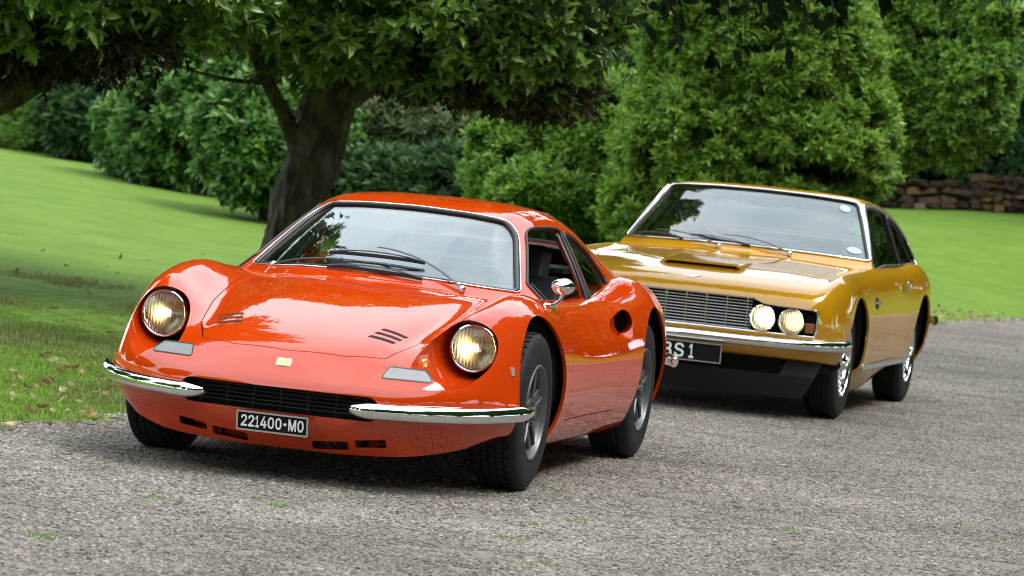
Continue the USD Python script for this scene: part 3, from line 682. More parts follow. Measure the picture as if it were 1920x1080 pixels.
def aston_house():
    S = []
    base = np.array([(.66, 0, .945), (.63, .3, .940), (.56, .60, .930), (.43, .795, .915)])
    top = np.array([(.03, 0, 1.318), (.025, .25, 1.316), (.012, .47, 1.308), (-.02, .625, 1.288)])
    def screen(t, bow):
        q = base + (top - base) * t; q[:, 2] += bow * np.array([1, 1, .9, .4]); return [tuple(a) for a in q]
    def side(x, p, b):
        (py, pz), (by, bz) = p, b
        return [(x, py + (by - py) * (s + .22 * s * (1 - s)), pz + (bz - pz) * s) for s in (.35, .70, 1.0)]
    def close(r): x, y, z = r[-1]; return r + [(x, y * .9, .80), (x, y * .45, .795), (x, 0, .795)]
    S.append(close([(.71, 0, .918), (.68, .3, .913), (.61, .60, .903), (.475, .808, .89)] + side(.475, (.812, .888), (.818, .87))))
    for t, bow, by, bz in ((.04, .0, .815, .875), (.34, .012, .815, .880), (.67, .014, .815, .885), (1.0, .0, .812, .888)):
        r = screen(t, bow); S.append(close(r + side(r[3][0], r[3][1:], (by, bz))))
    for x, c, b in ((-.22, [(0, 1.340), (.25, 1.337), (.475, 1.327), (.638, 1.296)], (.812, .89)), (-.60, [(0, 1.338), (.25, 1.334), (.48, 1.320), (.652, 1.276)], (.812, .89)),
                    (-1.0, [(0, 1.295), (.25, 1.292), (.49, 1.276), (.672, 1.220)], (.808, .895)), (-1.4, [(0, 1.205), (.25, 1.202), (.50, 1.187), (.69, 1.125)], (.795, .90)),
                    (-1.8, [(0, 1.075), (.25, 1.074), (.50, 1.062), (.69, 1.01)], (.765, .885)), (-2.12, [(0, .92), (.25, .92), (.48, .915), (.63, .895)], (.68, .86))):
        S.append(close([(x, y, z) for y, z in c] + side(x, c[3], b)))
    return Loft(S, True)
def wire_wheel(parent, at, s):
    """A bright spoked wheel with a central winged nut."""
    def place(m):
        m = m.copy()
        if s < 0: m = flip_y(m)
        m.apply_translation(at); return m
    R = .203
    rim = revolve([(.094, R + .004), (.099, R), (.097, R - .007), (.086, R - .012), (.078, R - .022), (.03, R - .035), (-.03, R - .035), (-.08, R - .02), (-.08, R - .03), (-.03, R - .042), (.03, R - .042), (.082, R - .03)], 72)
    if rim.volume < 0: rim.invert()
    W = put(parent, 'wheel', place(rim), M['chrome'], 35)
    put(W, 'tyre', place(tyre(.34, .196, R - .006, 80, 5)), M['rubber'], 30)
    sp = []
    n = 36
    for k in range(n):
        a = 2 * np.pi * k / n
        for h, r0, yr, da in ((.085, .050, .045, .16), (.030, .060, .066, -.20)):
            d = da if k % 2 else -da
            sp.append(tube([(r0 * math.cos(a + d * 2), h, r0 * math.sin(a + d * 2)), ((R - .038) * math.cos(a), yr, (R - .038) * math.sin(a))], .0028, 5))
    tag(put(W, 'wire_spokes', place(cat(sp)), M['chrome'], True), kind='stuff')
    hub = revolve([(.015, .066), (.080, .056), (.092, .050), (.10, .040), (.112, .034), (.116, .0005)], 36)
    if hub.volume < 0: hub.invert()
    wings = [rbox((.105, .022, .024), (0, .112, 0), .009, (0, .5, 0))]
    put(W, 'hub_nut', place(cat([hub] + wings)), M['chrome'], 40)
    put(W, 'brake_disc', place(revolve([(-.01, .150), (.0, .150), (.0, .001)], 48)), M['black'], 30)

def gold_car(loc, rot):
    T = thing('grand_tourer', 'gold yellow fastback coupe with four round lamps behind the orange car', 'car', loc, rot)
    B, H = aston_body(), aston_house()
    for L in (B, H): orient(L)
    B.grid(12, 8); H.grid(10, 10)
    skin = B.solid(0) - B.solid(-.014)
    cuts = []
    for s in (1, -1):
        a, b = sorted((s * .66, s * 1.2))
        cuts.append(mcyl(.395, a, b, (1.305, .338), 96)); cuts.append(mcyl(.385, a, b, (-1.305, .345), 96))
    face = Polygon([(-.77, .495), (.77, .495), (.77, .652), (.46, .662), (.395, .690), (-.395, .690), (-.46, .662), (-.77, .652)]).buffer(-.022).buffer(.022)
    cuts.append(man(prism(face, 1.70, 2.5, 'x'), 3))
    cabin = man(prism(rpoly([(-1.55, -.66), (.25, -.76), (.45, -.70), (.56, -.50), (.60, 0), (.56, .50), (.45, .70), (.25, .76), (-1.55, .66)], .06), .30, 1.1, 'z'), 3)
    cuts.append(cabin)
    shell = sub(skin, *cuts)
    hood_o = rpoly([(1.86, .60), (1.905, .3), (1.915, 0), (1.905, -.3), (1.86, -.60), (1.60, -.665), (1.0, -.69), (.66, -.69), (.66, .69), (1.0, .69), (1.60, .665)], .06)
    hood = shell ^ man(prism(hood_o.buffer(-.002), .55, 1.2, 'z'), 3); shell = shell - man(prism(hood_o.buffer(.002), .55, 1.2, 'z'), 3)
    BN = putn(T, 'bonnet', shaded(hood), M['gold'])
    doors = {}
    for s in (1, -1):
        d = rpoly([(.62, .32), (.66, .60), (.60, 1.0), (-.62, 1.0), (-.66, .60), (-.52, .33)], .04); a, b = sorted((s * .70, s * 1.1))
        doors[s] = shell ^ man(prism(d.buffer(-.002), a, b, 'y'), 3); shell = shell - man(prism(d.buffer(.002), a, b, 'y'), 3)
    putn(T, 'body', shaded(shell), M['gold'])
    for s in (1, -1):
        D = putn(T, 'door', shaded(doors[s]), M['gold'])
        put(D, 'door_handle', cat([rbox((.17, .016, .022), (-.44, s * .918, .812), .008), box((.02, .03, .016), (-.37, s * .90, .812)), rbox((.022, .016, .05), (-.50, s * .915, .785), .007)]), M['chrome'], 40)
    core = sub(B.solid(-.05), cabin, *[mcyl(.42, *sorted((s * .56, s * 1.3)), (x, .34), 48) for s in (1, -1) for x in (1.305, -1.305)], man(box((.30, 1.9, .5), (2.06, 0, .58)), 3))
    putn(T, 'underbody', shaded(core), M['dark'])
    # scoop on the bonnet
    def hz(x, y): return hitz(B, x, y)
    xf, xr = 1.74, 1.02
    lid = m3.Manifold.hull_points(np.array([(xf, y, hz(xf, 0) + h) for y, h in ((-.215, .028), (.215, .028), (-.240, .018), (.240, .018), (-.27, -.012), (.27, -.012), (-.12, .034), (.12, .034))] + [(1.45, y, hz(1.45, 0) + h) for y, h in ((-.20, .024), (.20, .024), (-.245, .010), (.245, .010), (-.27, -.012), (.27, -.012))]
        + [(xr, y, hz(xr, 0) - .004) for y in (-.25, .25)] + [(xr, y, hz(xr, 0) - .03) for y in (-.25, .25)], float))
    mouth = m3.Manifold.hull_points(np.array([(xf + .02, y, hz(xf, 0) + h) for y, h in ((-.20, .018), (.20, .018), (-.225, .006), (.225, .006), (-.24, -.04), (.24, -.04))] + [(1.30, y, hz(1.30, 0) - .03 + h) for y, h in ((-.2, .02), (.2, .02), (-.2, 0), (.2, 0))], float))
    put(BN, 'bonnet_scoop', tri(lid - mouth), M['gold'], 50)
    put(BN, 'emblem', tri(conform(B, Polygon([(1.985, -.055), (2.02, -.012), (2.025, 0), (2.02, .012), (1.985, .055), (2.0, 0)]), 'z', .5, 1.0, .004, -.004)), M['chrome'], 30)
    # face: dark backing, grille, lamps
    nx = lambda y: 2.088 - .085 * y * y
    Gm = [box((.01, 1.58, .215), (1.99, 0, .592))]
    G = put(T, 'grille', tri(man(box((.012, 1.60, .25), (1.965, 0, .592)))), M['dark'])
    ringp = np.array(face.exterior.coords)[:-1]; rp = ring_of(face, .03)
    put(G, 'grille_surround', tube([(hitx(B, y * 1.012, z) if False else nx(y) + .004, y, z) for y, z in rp], .0075, 8, closed=True, up=(1, 0, 0)), M['chrome'], 50)
    for z in np.linspace(.508, .682, 11):
        w = .385 if z < .665 else .385
        put(G, 'slat', tube([(nx(y) - .012, y, z) for y in np.linspace(-w, w, 9)], .0045, 6, flat=(1.6, .7)), M['steel'], True)
    for y in np.linspace(-.36, .36, 7):
        put(G, 'upright', tube([(nx(y) - .004, y, .500), (nx(y) - .004, y, .688)], .0035, 6, up=(1, 0, 0)), M['chrome'], True)
    for s in (1, -1):
        put(G, 'lamp_panel', box((.006, .40, .165), (1.976, s * .575, .573)), M['dark'])
        for z in (.500, .648):
            put(G, 'slat', tube([(nx(.4) - .012, s * .40, z), (nx(.75) - .012, s * .755, z)], .0035, 6, flat=(1.5, .7)), M['alloy'], True)
        headlamp(T, (nx(.455) + .004, s * .455, .577), .077, 'bulb_bright')
        headlamp(T, (nx(.625) + .002, s * .622, .572), .077, 'bulb_mid')
        I = put(T, 'indicator', rbox((.03, .058, .058), (nx(.735) - .012, s * .728, .545), .008), M['amber'], 30)
    # bumpers, plate, valance
    bp = spline([(2.165, 0, .443), (2.160, .3, .443), (2.138, .55, .444), (2.10, .69, .446), (2.03, .80, .448), (1.93, .870, .450), (1.80, .905, .452), (1.72, .912, .452)], 50)
    full = np.vstack([bp[::-1] * [1, -1, 1], bp[1:]])
    put(T, 'bumper', tube(full, .031, 14, flat=(.7, 1.0)), M['chrome'], 50)
    rb = spline([(-2.33, 0, .52), (-2.32, .4, .52), (-2.27, .70, .525), (-2.14, .84, .53), (-1.98, .895, .54), (-1.93, .90, .545)], 40)
    put(T, 'bumper', tube(np.vstack([rb[::-1] * [1, -1, 1], rb[1:]]), .034, 12, flat=(.7, 1.0)), M['chrome'], 50)
    P, setm = plate(T, (2.185, 0, .347), (.52, .112), '', .08, math.radians(-3), r=.006)
    for ch, w, yc in (('B', .058, -.062), ('S', .058, .010), ('1', .028, .082)):
        t = meshkit.text_mesh(ch, .084, .003, bold=True); b = t.bounds; t.apply_translation((-b[0][0], -b[0][1], 0)); t.apply_scale((w / (b[1][0] - b[0][0]), .082 / (b[1][1] - b[0][1]), 1)); t.apply_translation((yc - w / 2, -.041, .006))
        put(P, 'character', setm(t), M['white_enamel'])
    def dam(y): return 2.02 - .16 * y * y
    def slab(z0, z1, w0, w1, t, back): return m3.Manifold.batch_boolean([m3.Manifold.hull_points(np.array([(dam(y * w) - b, y * w, z) for y in (a0, a1) for w, z, b in ((w0, z0, t), (w1, z1, 0), (w0, z0, t + .05), (w1, z1, .05))])) for a0, a1 in zip(np.linspace(-1, .8, 10), np.linspace(-.8, 1, 10))], m3.OpType.Add)
    V = put(T, 'air_dam', tri(slab(.122, .258, .68, .76, .09, 0)), M['air_dam'], 30)
    for s in (1, -1): put(V, 'air_dam_end', tri(m3.Manifold.hull_points(np.array([(dam(s * y) - b, s * y, z) for y, z, b in ((.56, .255, .0), (.76, .255, .0), (.60, .345, .02), (.79, .345, .02), (.56, .255, .05), (.76, .255, .05), (.60, .345, .06), (.79, .345, .06))]))), M['air_dam'], 30)
    put(V, 'oil_cooler', box((.02, 1.10, .12), (1.86, 0, .30)), M['dark'])
    # sides
    for s in (1, -1):
        put(T, 'sill_trim', rbox((1.75, .022, .035), (.02, s * .872, .302), .006), M['steel'], 30)
        Vn = put(T, 'side_vent', tri(conform(B, rpoly([(.79, .665), (.66, .655), (.66, .72), (.76, .735)], .012), 'y', *sorted((s * .7, s * 1.1)), .0015, -.006)), M['dark'])
        put(Vn, 'vent_strip', rbox((.20, .012, .012), (.66, s * .902, .694), .004), M['chrome'], 30)
        put(T, 'exhaust_pipe', tube([(1.0, s * .52, .20), (-1.2, s * .52, .21)], .035, 16), M['steel'], 40)
    # glasshouse
    scr = rpoly([(1.10, -2.84), (3.82, -2.84), (3.88, 0), (3.82, 2.84), (1.10, 2.84), (1.06, 0)], .22)
    rw = rpoly([(7.3, -2.3), (9.2, -2.4), (9.2, 2.4), (7.3, 2.3)], .25)
    win = {'windscreen': ring_of(scr), 'rear_window': ring_of(rw)}
    for s in (1, -1):
        win[('door_window', s)] = ring_of(rpoly([(1.35, s * 3.30), (3.9, s * 3.30), (5.0, s * 3.34), (6.02, s * 3.40), (6.12, s * 5.75), (1.35, s * 5.75)], .10))
        win[('quarter_window', s)] = ring_of(rpoly([(6.16, s * 3.44), (7.0, s * 3.48), (7.9, s * 3.7), (8.35, s * 5.0), (8.2, s * 5.6), (6.24, s * 5.75)], .12))
    keep = man(box((4, 2, .6), (-.4, 0, .865 + .3)), 3)
    shell = (H.solid(0) - H.solid(-.024)) ^ keep
    glassy = (H.solid(-.007) - H.solid(-.0105)) ^ keep
    cut = {k: patch_cutter(H, r) for k, r in win.items()}
    putn(T, 'roof', shaded(sub(shell, *cut.values())), M['gold'])
    lining = (H.solid(-.0255) - H.solid(-.030)) ^ man(box((2.4, 2, .6), (-1.0, 0, 1.35)), 3)
    putn(T, 'headlining', shaded(sub(lining, *cut.values())), M['leather'])
    for k, c in cut.items():
        name = k if isinstance(k, str) else k[0]
        W = putn(T, name, shaded(glassy ^ c), M['glass'] if name in ('windscreen', 'rear_window') else M['glass_dark'])
        put(W, 'seal', edge_tube(H, win[k], .010, -.001, flat=(1, .8)), M['rubber_trim'], 50)
        if name == 'windscreen':
            c0 = np.array(win[k]); c1 = c0.mean(0)
            put(W, 'bright_trim', edge_tube(H, c1 + (c0 - c1) * 1.04, .0105, .003, flat=(1, .6)), M['chrome'], 50)
            for (u, v) in ((3.45, 2.30), (1.50, 2.45)):
                a = np.linspace(0, 2 * np.pi, 16, endpoint=False)
                put(W, 'windscreen_sticker', tri(patch_cutter(H, [(u + .16 * math.sin(t), v + .20 * math.cos(t)) for t in a], -.0045, .0062)), M['sticker'])
    for s in (1, -1):
        q = spline([(1.15, s * 3.08, 0), (2.5, s * 3.12, 0), (3.9, s * 3.14, 0), (5.0, s * 3.2, 0), (6.2, s * 3.28, 0), (7.2, s * 3.34, 0), (8.1, s * 3.55, 0), (8.6, s * 4.9, 0), (8.5, s * 5.7, 0)], 60)
        put(T, 'window_trim', tube(H.at(q[:, 0], q[:, 1], .002), .007, 8), M['chrome'], 50)
    for y in (.37, -.37):
        S = put(T, 'seat', cat([rbox((.50, .50, .16), (-.22, y, .50), .05, (0, -.12, 0)), rbox((.13, .50, .56), (-.55, y, .74), .05, (0, -.32, 0))]), M['leather'], 40)
    put(T, 'rear_seat', cat([rbox((.40, 1.2, .14), (-1.12, 0, .56), .05), rbox((.12, 1.2, .45), (-1.36, 0, .78), .05, (0, -.35, 0))]), M['leather'], 40)
    put(T, 'parcel_shelf', box((.35, 1.2, .02), (-1.50, 0, .93)), M['leather'])
    put(T, 'dashboard', tri(m3.Manifold.batch_hull([m3.Manifold.sphere(.03, 16).translate([x, y, z]) for x, y, z in [(.50, -.56, .875), (.50, .56, .875), (.24, -.68, .88), (.24, .68, .88), (.24, -.68, .70), (.24, .68, .70)]])), M['leather'], 40)
    w = trimesh.creation.torus(.185, .010, 40, 8); w = cat([w] + [box((.18, .02, .006), (.09 * math.cos(a), .09 * math.sin(a), -.01), (0, 0, a)) for a in (math.pi / 2, math.pi * 7 / 6, -math.pi / 6)])
    w.apply_transform(trimesh.transformations.rotation_matrix(math.radians(-66), [0, 1, 0])); w.apply_transform(trimesh.transformations.translation_matrix((.07, -.37, .86)))
    put(T, 'steering_wheel', w, M['wood'], 40)
    put(T, 'rear_view_mirror', cat([rbox((.02, .20, .055), (.02, 0, 1.235), .008), box((.008, .01, .05), (.03, 0, 1.275))]), M['black'], 40)
    put(T, 'cabin_floor', box((2.0, 1.4, .02), (-.5, 0, .31)), M['tan'])
    wiper(T, (.671, -.126, .930), [(.598, -.306, .96), (.516, -.561, .97)], [(.50, -.69, .955), (.538, -.558, .957), (.598, -.373, .953)])
    wiper(T, (.648, .316, .928), [(.614, .137, .966), (.591, -.121, .982)], [(.559, -.332, .983), (.612, -.134, .967), (.643, .066, .953)])
    for x in (1.305, -1.305):
        for s in (1, -1): wire_wheel(T, (x, s * (.835 - .098), .34), s)
    return T
M['bulb_mid'] = mat('dimmed_bulb', {'e': ('emission', {'color': (1.0, .80, .40), 'strength': 2.2})}, surface='e.emission')
M['air_dam'] = simple('air_dam_black', (.006, .006, .006), .6)
M['sticker'] = simple('pale_paper_sticker', (.38, .46, .46), .6)
M['wood'] = simple('wheel_rim_wood', (.16, .07, .03), .3)
# ---------------------------------------------------------------- ground
EDGE = np.array([(-30, -20), (-12, -7), (-7, 2), (-3.6, 9.5), (-2.55, 12.8), (-2.04, 14.39), (-1.64, 15.45), (-1.42, 17), (-1.15, 20), (-.55, 25), (.65, 30), (2.5, 35), (4.72, 39.3), (6.73, 46), (9.5, 51.5), (15, 57), (30, 64), (90, 76)], float)
EDGE_R = np.array([(90, 64), (34, 53), (22, 47), (14.5, 39), (11, 33), (10, 27), (10.2, 20), (10.6, 14), (10.5, 4), (9, -8), (3, -24)], float)
def dist_edge(x, y, E):
    """Signed distance to the polyline E (positive on its left)."""
    p = np.stack([np.ravel(x), np.ravel(y)], 1).astype(float); best = np.full(len(p), 1e9); sg = np.ones(len(p))
    for a, b in zip(E[:-1], E[1:]):
        ab = b - a; t = np.clip(((p - a) @ ab) / (ab @ ab), 0, 1); q = a + t[:, None] * ab; d = np.linalg.norm(p - q, axis=1)
        c = ab[0] * (p[:, 1] - a[1]) - ab[1] * (p[:, 0] - a[0]); m = d < best - 1e-9
        best[m] = d[m]; sg[m] = np.sign(c[m])
    return (best * sg).reshape(np.shape(x))
def smooth(t): t = np.clip(t, 0, 1); return t * t * (3 - 2 * t)
def height(x, y):
    x, y = np.asarray(x, float), np.asarray(y, float)
    d = np.maximum(dist_edge(x, y, EDGE), 0); r = smooth((x - 1.0) / 5.0)
    top, L = .94 + .36 * r, 11 - 4.0 * r
    bank = .115 * np.clip(x - 5.2, 0, 9) * smooth((y - 47) / 12) * smooth(d / 4)
    return bank + top * (1 - np.exp(-(d / L) ** 2)) + .03 * smooth(d / .5) * meshkit.fbm(np.stack([x * .8, y * .5, x * 0], -1)) * smooth(d / 3)
def is_lawn(x, y): return (dist_edge(x, y, EDGE) > 0) | (dist_edge(x, y, EDGE_R) > 0)

def ground_mats():
    M['grass_ground'] = mat('lawn', {'g': ('geometry', {}), 'n1': ('noise_texture', {'scale': 1.4, 'detail': 9.0, 'roughness': .72}), 'n2': ('noise_texture', {'scale': 90.0, 'detail': 3.0}), 'n3': ('noise_texture', {'scale': 6.0, 'detail': 4.0}),
        'r1': ('rgb_ramp', {'ramp': [(.35, (.100, .190, .021)), (.66, (.152, .248, .038))]}), 'r2': ('rgb_ramp', {'ramp': [(.3, (.50, .54, .45)), (.7, (1.2, 1.18, 1.1))]}),
        'r3': ('rgb_ramp', {'ramp': [(.62, (0, 0, 0)), (.74, (.6, .6, .6))]}), 'm': ('mix', {'mix_type': 'multiply', 'fac': 1.0}), 'b': ('mix', {'color2': (.055, .045, .022)}),
        'bm': ('bump', {'strength': .8, 'distance': .02}), 'p': ('principled_bsdf', {'roughness': .9, 'specular_ior_level': .15})},
        [('g.position', 'n1.vector'), ('g.position', 'n2.vector'), ('g.position', 'n3.vector'), ('n1.fac', 'r1.fac'), ('n2.fac', 'r2.fac'), ('n3.fac', 'r3.fac'), ('r1.color', 'm.color1'), ('r2.color', 'm.color2'),
         ('m.color', 'b.color1'), ('r3.color', 'b.fac'), ('b.color', 'p.base_color'), ('n2.fac', 'bm.height'), ('bm.normal', 'p.normal')])
    M['gravel_ground'] = mat('gravel_bed', {'g': ('geometry', {}), 'v': ('voronoi_texture', {'scale': 85.0}), 'n1': ('noise_texture', {'scale': 1.1, 'detail': 5.0}), 'n2': ('noise_texture', {'scale': 26.0, 'detail': 4.0}),
        'r': ('rgb_ramp', {'ramp': [(0.0, (.105, .095, .083)), (.5, (.19, .174, .153)), (1.0, (.305, .283, .252))]}), 'r1': ('rgb_ramp', {'ramp': [(.32, (.88, .87, .85)), (.68, (1.04, 1.03, 1.02))]}),
        'r2': ('rgb_ramp', {'ramp': [(.3, (.85, .85, .85)), (.65, (1.05, 1.05, 1.05))]}),
        'bw': ('rgb_to_bw', {}), 'm': ('mix', {'mix_type': 'multiply', 'fac': 1.0}), 'm2': ('mix', {'mix_type': 'multiply', 'fac': 1.0}),
        'b': ('bump', {'strength': .9, 'distance': .012}), 'p': ('principled_bsdf', {'roughness': .85, 'specular_ior_level': .3})},
        [('g.position', 'v.vector'), ('g.position', 'n1.vector'), ('g.position', 'n2.vector'), ('v.color', 'bw.color'), ('bw.val', 'r.fac'), ('n1.fac', 'r1.fac'), ('n2.fac', 'r2.fac'),
         ('r.color', 'm.color1'), ('r1.color', 'm.color2'), ('m.color', 'm2.color1'), ('r2.color', 'm2.color2'), ('m2.color', 'p.base_color'), ('v.distance', 'b.height'), ('b.normal', 'p.normal')])
    M['stone'] = mat('gravel_stone', {'g': ('geometry', {}), 'o': ('object_info', {}), 't': ('attribute', {'attribute': 'tone'}), 'a': ('math', {'math_type': 'add'}), 'f': ('math', {'math_type': 'fraction'}),
        'r': ('rgb_ramp', {'ramp': [(0, (.082, .073, .064)), (.25, (.148, .134, .118)), (.45, (.192, .172, .146)), (.6, (.215, .199, .178)), (.8, (.28, .260, .232)), (.94, (.215, .168, .128)), (1, (.40, .38, .345))]}),
        'geo': ('geometry', {}), 'ns': ('noise_texture', {'scale': .75, 'detail': 4.0, 'roughness': .6}), 'rs': ('rgb_ramp', {'ramp': [(.35, (.74, .73, .68)), (.62, (1.08, 1.07, 1.06))]}), 'mm': ('mix', {'mix_type': 'multiply', 'fac': 1.0}),
        'p': ('principled_bsdf', {'roughness': .75, 'specular_ior_level': .35})}, [('geo.position', 'ns.vector'), ('ns.fac', 'rs.fac'), ('rs.color', 'mm.color2'), ('mm.color', 'p.base_color'), ('t.fac', 'a.value1'), ('o.random', 'a.value2'), ('a.value', 'f.value1'), ('f.value', 'r.fac'), ('r.color', 'mm.color1')])
    def blade(name, ramp):
        return mat(name, {'t0': ('attribute', {'attribute': 'tone'}), 'o': ('object_info', {}), 'a': ('math', {'math_type': 'add'}), 'f': ('math', {'math_type': 'fraction'}), 'r': ('rgb_ramp', {'ramp': ramp}), 'p': ('principled_bsdf', {'roughness': .5, 'specular_ior_level': .3}), 't': ('translucent_bsdf', {}), 'x': ('mix_closure', {'fac': .35})},
            [('t0.fac', 'a.value1'), ('o.random', 'a.value2'), ('a.value', 'f.value1'), ('f.value', 'r.fac'), ('r.color', 'p.base_color'), ('r.color', 't.color'), ('p.BSDF', 'x.closure1'), ('t.BSDF', 'x.closure2')], surface='x.closure')
    M['grass'] = blade('grass_blades', [(0, (.115, .20, .024)), (.5, (.165, .27, .038)), (.9, (.23, .34, .055)), (1, (.30, .30, .12))])
    M['dry_grass'] = blade('worn_grass', [(0, (.07, .13, .016)), (.4, (.12, .19, .03)), (.7, (.20, .20, .07)), (1, (.30, .25, .13))])
    M['dead_leaf'] = blade('dead_leaves', [(0, (.12, .07, .03)), (.3, (.24, .15, .06)), (.6, (.38, .30, .13)), (1, (.55, .50, .32))])
ground_mats()

def sheet(name, X, Y, Z, material, mask=None):
    n, m = X.shape; i, j = np.meshgrid(np.arange(n - 1), np.arange(m - 1), indexing='ij')
    q = np.stack([i * m + j, (i + 1) * m + j, (i + 1) * m + j + 1, i * m + j + 1], -1).reshape(-1, 4)
    if mask is not None: q = q[mask.ravel()[q].all(1)]
    f = np.vstack([q[:, [0, 1, 2]], q[:, [0, 2, 3]]]); v = np.stack([X, Y, Z], -1).reshape(-1, 3)
    if np.cross(v[f[0, 1]] - v[f[0, 0]], v[f[0, 2]] - v[f[0, 0]])[2] < 0: f = f[:, ::-1]
    return put(None, name, trimesh.Trimesh(v, f, process=False), material, True)
def axis(lo, a, b, hi, step, far=14):
    g = lambda s, e: s + (e - s) * np.linspace(0, 1, far) ** 2.2
    return np.r_[g(a, lo)[:0:-1], np.arange(a, b, step), g(b, hi)]
X, Y = np.meshgrid(axis(-400, -10, 12, 400, .4), axis(-300, 8, 62, 700, .4), indexing='ij')
G = sheet('lawn', X, Y, height(X, Y), M['grass_ground']); tag(G, kind='structure')

def gravel_road():
    """The drive between its two ragged edges, a few millimetres above the soil."""
    def fine(E, n):
        d = np.r_[0, np.cumsum(np.linalg.norm(np.diff(E, axis=0), axis=1))]; t = np.interp(np.linspace(0, 1, n), np.linspace(0, 1, len(E)), np.arange(len(E)))
        s = make_interp_spline(np.arange(len(E)), E, k=1); return s(t)
    ys = np.r_[np.linspace(-24, 9, 40), np.linspace(9, 50, 420)[1:], np.linspace(50, 75, 60)[1:]]
    L = np.interp(ys, EDGE[:, 1], EDGE[:, 0]); R = np.interp(ys, EDGE_R[::-1, 1], EDGE_R[::-1, 0])
    wob = lambda k: (meshkit.fbm(np.stack([ys * 1.7, ys * 0 + k, ys * 0], -1)) - .5) * .34 + (meshkit.fbm(np.stack([ys * 7, ys * 0 + k, ys * 0], -1)) - .5) * .14
    L, R = L + wob(1.5), R + wob(9.5)
    t = np.linspace(0, 1, 24)[None]; X = L[:, None] * (1 - t) + R[:, None] * t; Y = np.repeat(ys[:, None], 24, 1)
    Z = np.maximum(height(X, Y), 0) + .004
    return tag(sheet('gravel_drive', X, Y, Z, M['gravel_ground']), kind='structure')
gravel_road()

def instancer(parent, name, protos, pos, quat, scale, ids, kind='stuff', label=None, cat_=None, per=0):
    path = path_of(parent, name); pi = UsdGeom.PointInstancer.Define(stage, path)
    for k, (mesh, material, sm) in enumerate(protos):
        pr = usdkit.mesh(stage, f'{path}/{name}_piece' + (f'_{k:03d}' if k else ''), mesh, material, smooth=sm).GetPrim()
        if per: tones(pr, per)
    pi.CreatePrototypesRel().SetTargets([Sdf.Path(f'{path}/{name}_piece' + (f'_{k:03d}' if k else '')) for k in range(len(protos))])
    pi.CreatePositionsAttr(Vt.Vec3fArray.FromNumpy(np.ascontiguousarray(pos, np.float32)))
    q = np.ascontiguousarray(quat, np.float32)                          # x y z w
    pi.CreateOrientationsAttr(Vt.QuathArray([Gf.Quath(float(w), float(x), float(y), float(z)) for x, y, z, w in q]))
    sc = np.asarray(scale, np.float32); sc = np.repeat(sc[:, None], 3, 1) if sc.ndim == 1 else sc
    pi.CreateScalesAttr(Vt.Vec3fArray.FromNumpy(np.ascontiguousarray(sc)))
    pi.CreateProtoIndicesAttr(Vt.IntArray.FromNumpy(np.ascontiguousarray(ids, np.int32)))
    return tag(pi.GetPrim(), label, cat_, kind=kind)
def zquat(a): a = np.asarray(a); return np.stack([a * 0, a * 0, np.sin(a / 2), np.cos(a / 2)], 1)

def stone_patch(seed, n, size, r0, r1):
    g = np.random.default_rng(seed); base = trimesh.creation.icosphere(0); bv, bf = np.array(base.vertices), np.array(base.faces); V, F = [], []
    for k in range(n):
        r = r0 + (r1 - r0) * g.random() ** 3; v = bv * (1 + .35 * (g.random((12, 1)) - .5)) * np.array([1.25, 1, .62]) * r
        a = g.random() * 6.28; c, s = math.cos(a), math.sin(a); v = v @ np.array([[c, s, 0], [-s, c, 0], [0, 0, 1]]).T
        V.append(v + [(g.random() - .5) * size, (g.random() - .5) * size, r * .30 * g.random()]); F.append(bf + 12 * k)
    return trimesh.Trimesh(np.vstack(V), np.vstack(F), process=False)
def blade_patch(seed, n, size, h, w, droop=.6):
    g = np.random.default_rng(seed); V, F = [], []
    for k in range(n):
        x, y = (g.random(2) - .5) * size; a = g.random() * 6.28; hh = h * (.45 + .75 * g.random()); d = np.array([math.cos(a), math.sin(a), 0]); s = np.array([-d[1], d[0], 0]) * w; l = d * hh * droop * g.random()
        p = np.array([x, y, -.004]); V += [p - s, p + s, p + l * .4 + s * .7 + [0, 0, hh * .6], p + l * .4 - s * .7 + [0, 0, hh * .6], p + l + [0, 0, hh]]
        F += [(5 * k, 5 * k + 1, 5 * k + 2), (5 * k, 5 * k + 2, 5 * k + 3), (5 * k + 3, 5 * k + 2, 5 * k + 4)]
    return trimesh.Trimesh(np.array(V), np.array(F), process=False)
def grid_points(x0, x1, y0, y1, step, jit=.5):
    x, y = np.meshgrid(np.arange(x0, x1, step), np.arange(y0, y1, step), indexing='ij'); p = np.stack([x.ravel(), y.ravel()], 1)
    return p + (rng.random(p.shape) - .5) * step * jit * 2
def scatter(name, protos, p, kind='stuff', label=None, c=None, lo=.85, hi=1.2, lift=.002, per=0, fade=1.0, tilt=0.0):
    z = height(p[:, 0], p[:, 1]); n = len(p)
    return instancer(None, name, protos, np.stack([p[:, 0], p[:, 1], z + lift], 1), tilted(n, tilt), (lo + (hi - lo) * rng.random(n)) * fade, rng.integers(0, len(protos), n), kind, label, c, per)
def tilted(n, tilt):
    q = zquat(rng.random(n) * 6.283)
    if tilt:
        a, h = rng.random(n) * 6.283, rng.normal(0, tilt, n) / 2; t = np.stack([np.cos(a) * np.sin(h), np.sin(a) * np.sin(h), 0 * h, np.cos(h)], 1)
        x, y, z, w = t.T; X, Y, Z, W = q.T; q = np.stack([w * X + x * W + y * Z - z * Y, w * Y - x * Z + y * W + z * X, w * Z + x * Y - y * X + z * W, w * W - x * X - y * Y - z * Z], 1)
    return q
def in_view(p, pad=.5):
    """Roughly the wedge of ground in front of the camera."""
    return (np.abs(p[:, 0] - p[:, 1] * .0) < p[:, 1] * .155 + pad)
p = grid_points(-4, 9, 9.2, 46, .24); d = dist_edge(p[:, 0], p[:, 1], EDGE); p = p[(d < .10) & in_view(p, 1.6)]
